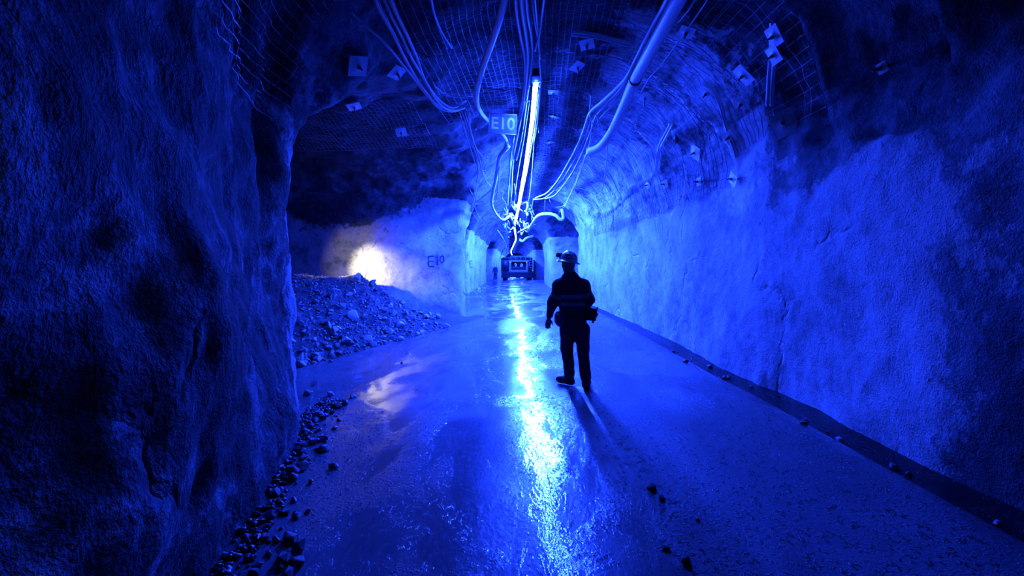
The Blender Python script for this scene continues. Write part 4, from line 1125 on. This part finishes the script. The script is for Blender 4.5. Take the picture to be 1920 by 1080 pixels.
# ------------------------------------------------------------------ haul truck 20
TY = 55.0
root = empty('haul_truck', (P(970, 520, TY).x, TY, fz(.3, TY))); tag(root, 'mining truck marked 2 0 filling the far end of the tunnel', 'truck')
M_TP = simple('truck_paint', (.16, .165, .16), .9, var=.2, scale=4); M_TD = simple('truck_dark_paint', (.012, .013, .018), .9)
for m_ in (M_TD, M_TP): m_.node_tree.nodes['Principled BSDF'].inputs['Specular IOR Level'].default_value = .1
M_GL = simple('truck_glass', (.03, .04, .06), .1)
bm = bmesh.new(); box(bm, (0, .9, .62), (3.9, 1.4, .75), bev=.08); box(bm, (0, .15, .35), (3.6, .25, .3), bev=.05); obj('bumper', bm, M_TD, root)
bm = bmesh.new()
box(bm, (.15, .3, 1.05), (2.35, .2, .30), bev=.03)
for sx_ in (-1, 1): box(bm, (.15 + sx_ * 1.03, .3, 1.65), (.28, .22, 1.3), bev=.03)
box(bm, (.15, .3, 2.28), (2.45, .24, .2), bev=.03); obj('radiator_surround', bm, M_TP, root)
bm = bmesh.new(); box(bm, (.15, .5, 1.65), (1.9, .1, 1.2))
for k in range(12): box(bm, (.15, .42, 1.14 + k * .09), (1.85, .04, .03), (.5, 0, 0))
obj('radiator_grille', bm, M_TD, root)
for dx_, ch in ((-.3, '2'), (.42, '0')):
    text_mesh(ch, .62, 'number', M_LET, root, (dx_ + .1, .36, 1.72), (R(90), 0, 0), ext=.01, off=.02)
bm = bmesh.new(); box(bm, (-1.5, 1.0, 1.7), (.95, 1.3, 1.6), bev=.06); box(bm, (-1.5, 1.0, 2.55), (1.05, 1.45, .1), bev=.03)
for sx_ in (-1.93, -1.07): box(bm, (sx_, .33, 1.9), (.06, .06, 1.1))
box(bm, (-1.5, .33, 1.42), (.9, .06, .06)); cab = obj('cab', bm, M_TD, root)
bm = bmesh.new(); box(bm, (-1.5, .34, 1.95), (.76, .02, .85)); obj('windscreen', bm, M_GL, cab)
a = Acc()
for sx_ in (1.45, 1.95):
    a.tube([Vector((sx_, .3, .8)), Vector((sx_, .3, 2.4))], .035, 8)
for k in range(6): a.tube([Vector((1.45, .3, .95 + k * .28)), Vector((1.95, .3, .95 + k * .28))], .025, 8)
a.build('ladder', M_TP, root)
a = Acc()
for sx_ in (-.9, -.3, .3, .9, 1.5): a.tube([Vector((sx_ + .1, .35, 2.38)), Vector((sx_ + .1, .35, 2.85))], .03, 8)
a.tube([Vector((-.8, .35, 2.85)), Vector((1.6, .35, 2.85))], .03, 8); a.build('handrail', M_TP, root)
bm = bmesh.new(); box(bm, (0, 4.2, 2.0), (3.8, 5.0, 1.5), bev=.15); box(bm, (0, 3.0, 1.2), (3.0, 5.5, .8)); obj('tray', bm, M_TD, root)
for sx_ in (-1, 1):
    for y_ in (1.4, 5.6):
        bm = bmesh.new(); cyl(bm, (sx_ * 1.5 - .3, y_, .75), (sx_ * 1.5 + .3, y_, .75), .75, seg=28)
        wh = obj('wheel', bm, M_BLACK, root)
        bm = bmesh.new(); cyl(bm, (sx_ * 1.84 - .03, y_, .75), (sx_ * 1.84 + .03, y_, .75), .36, seg=20); obj('wheel_hub', bm, M_TP, wh)
M_HL = emis('headlamp_glow', (.1, .3, 1.0), 6)
for dx_ in (-.72, -.35, .55): 
    bm = bmesh.new(); box(bm, (dx_, .0, .26), (.32, .06, .05), bev=.01); obj('marker_lamp', bm, M_HL, root)
for dx_ in (-.85, 1.15):
    bm = bmesh.new(); cyl(bm, (dx_, .24, 2.12), (dx_, .14, 2.12), .10, seg=16); obj('headlamp', bm, M_STEEL, root)
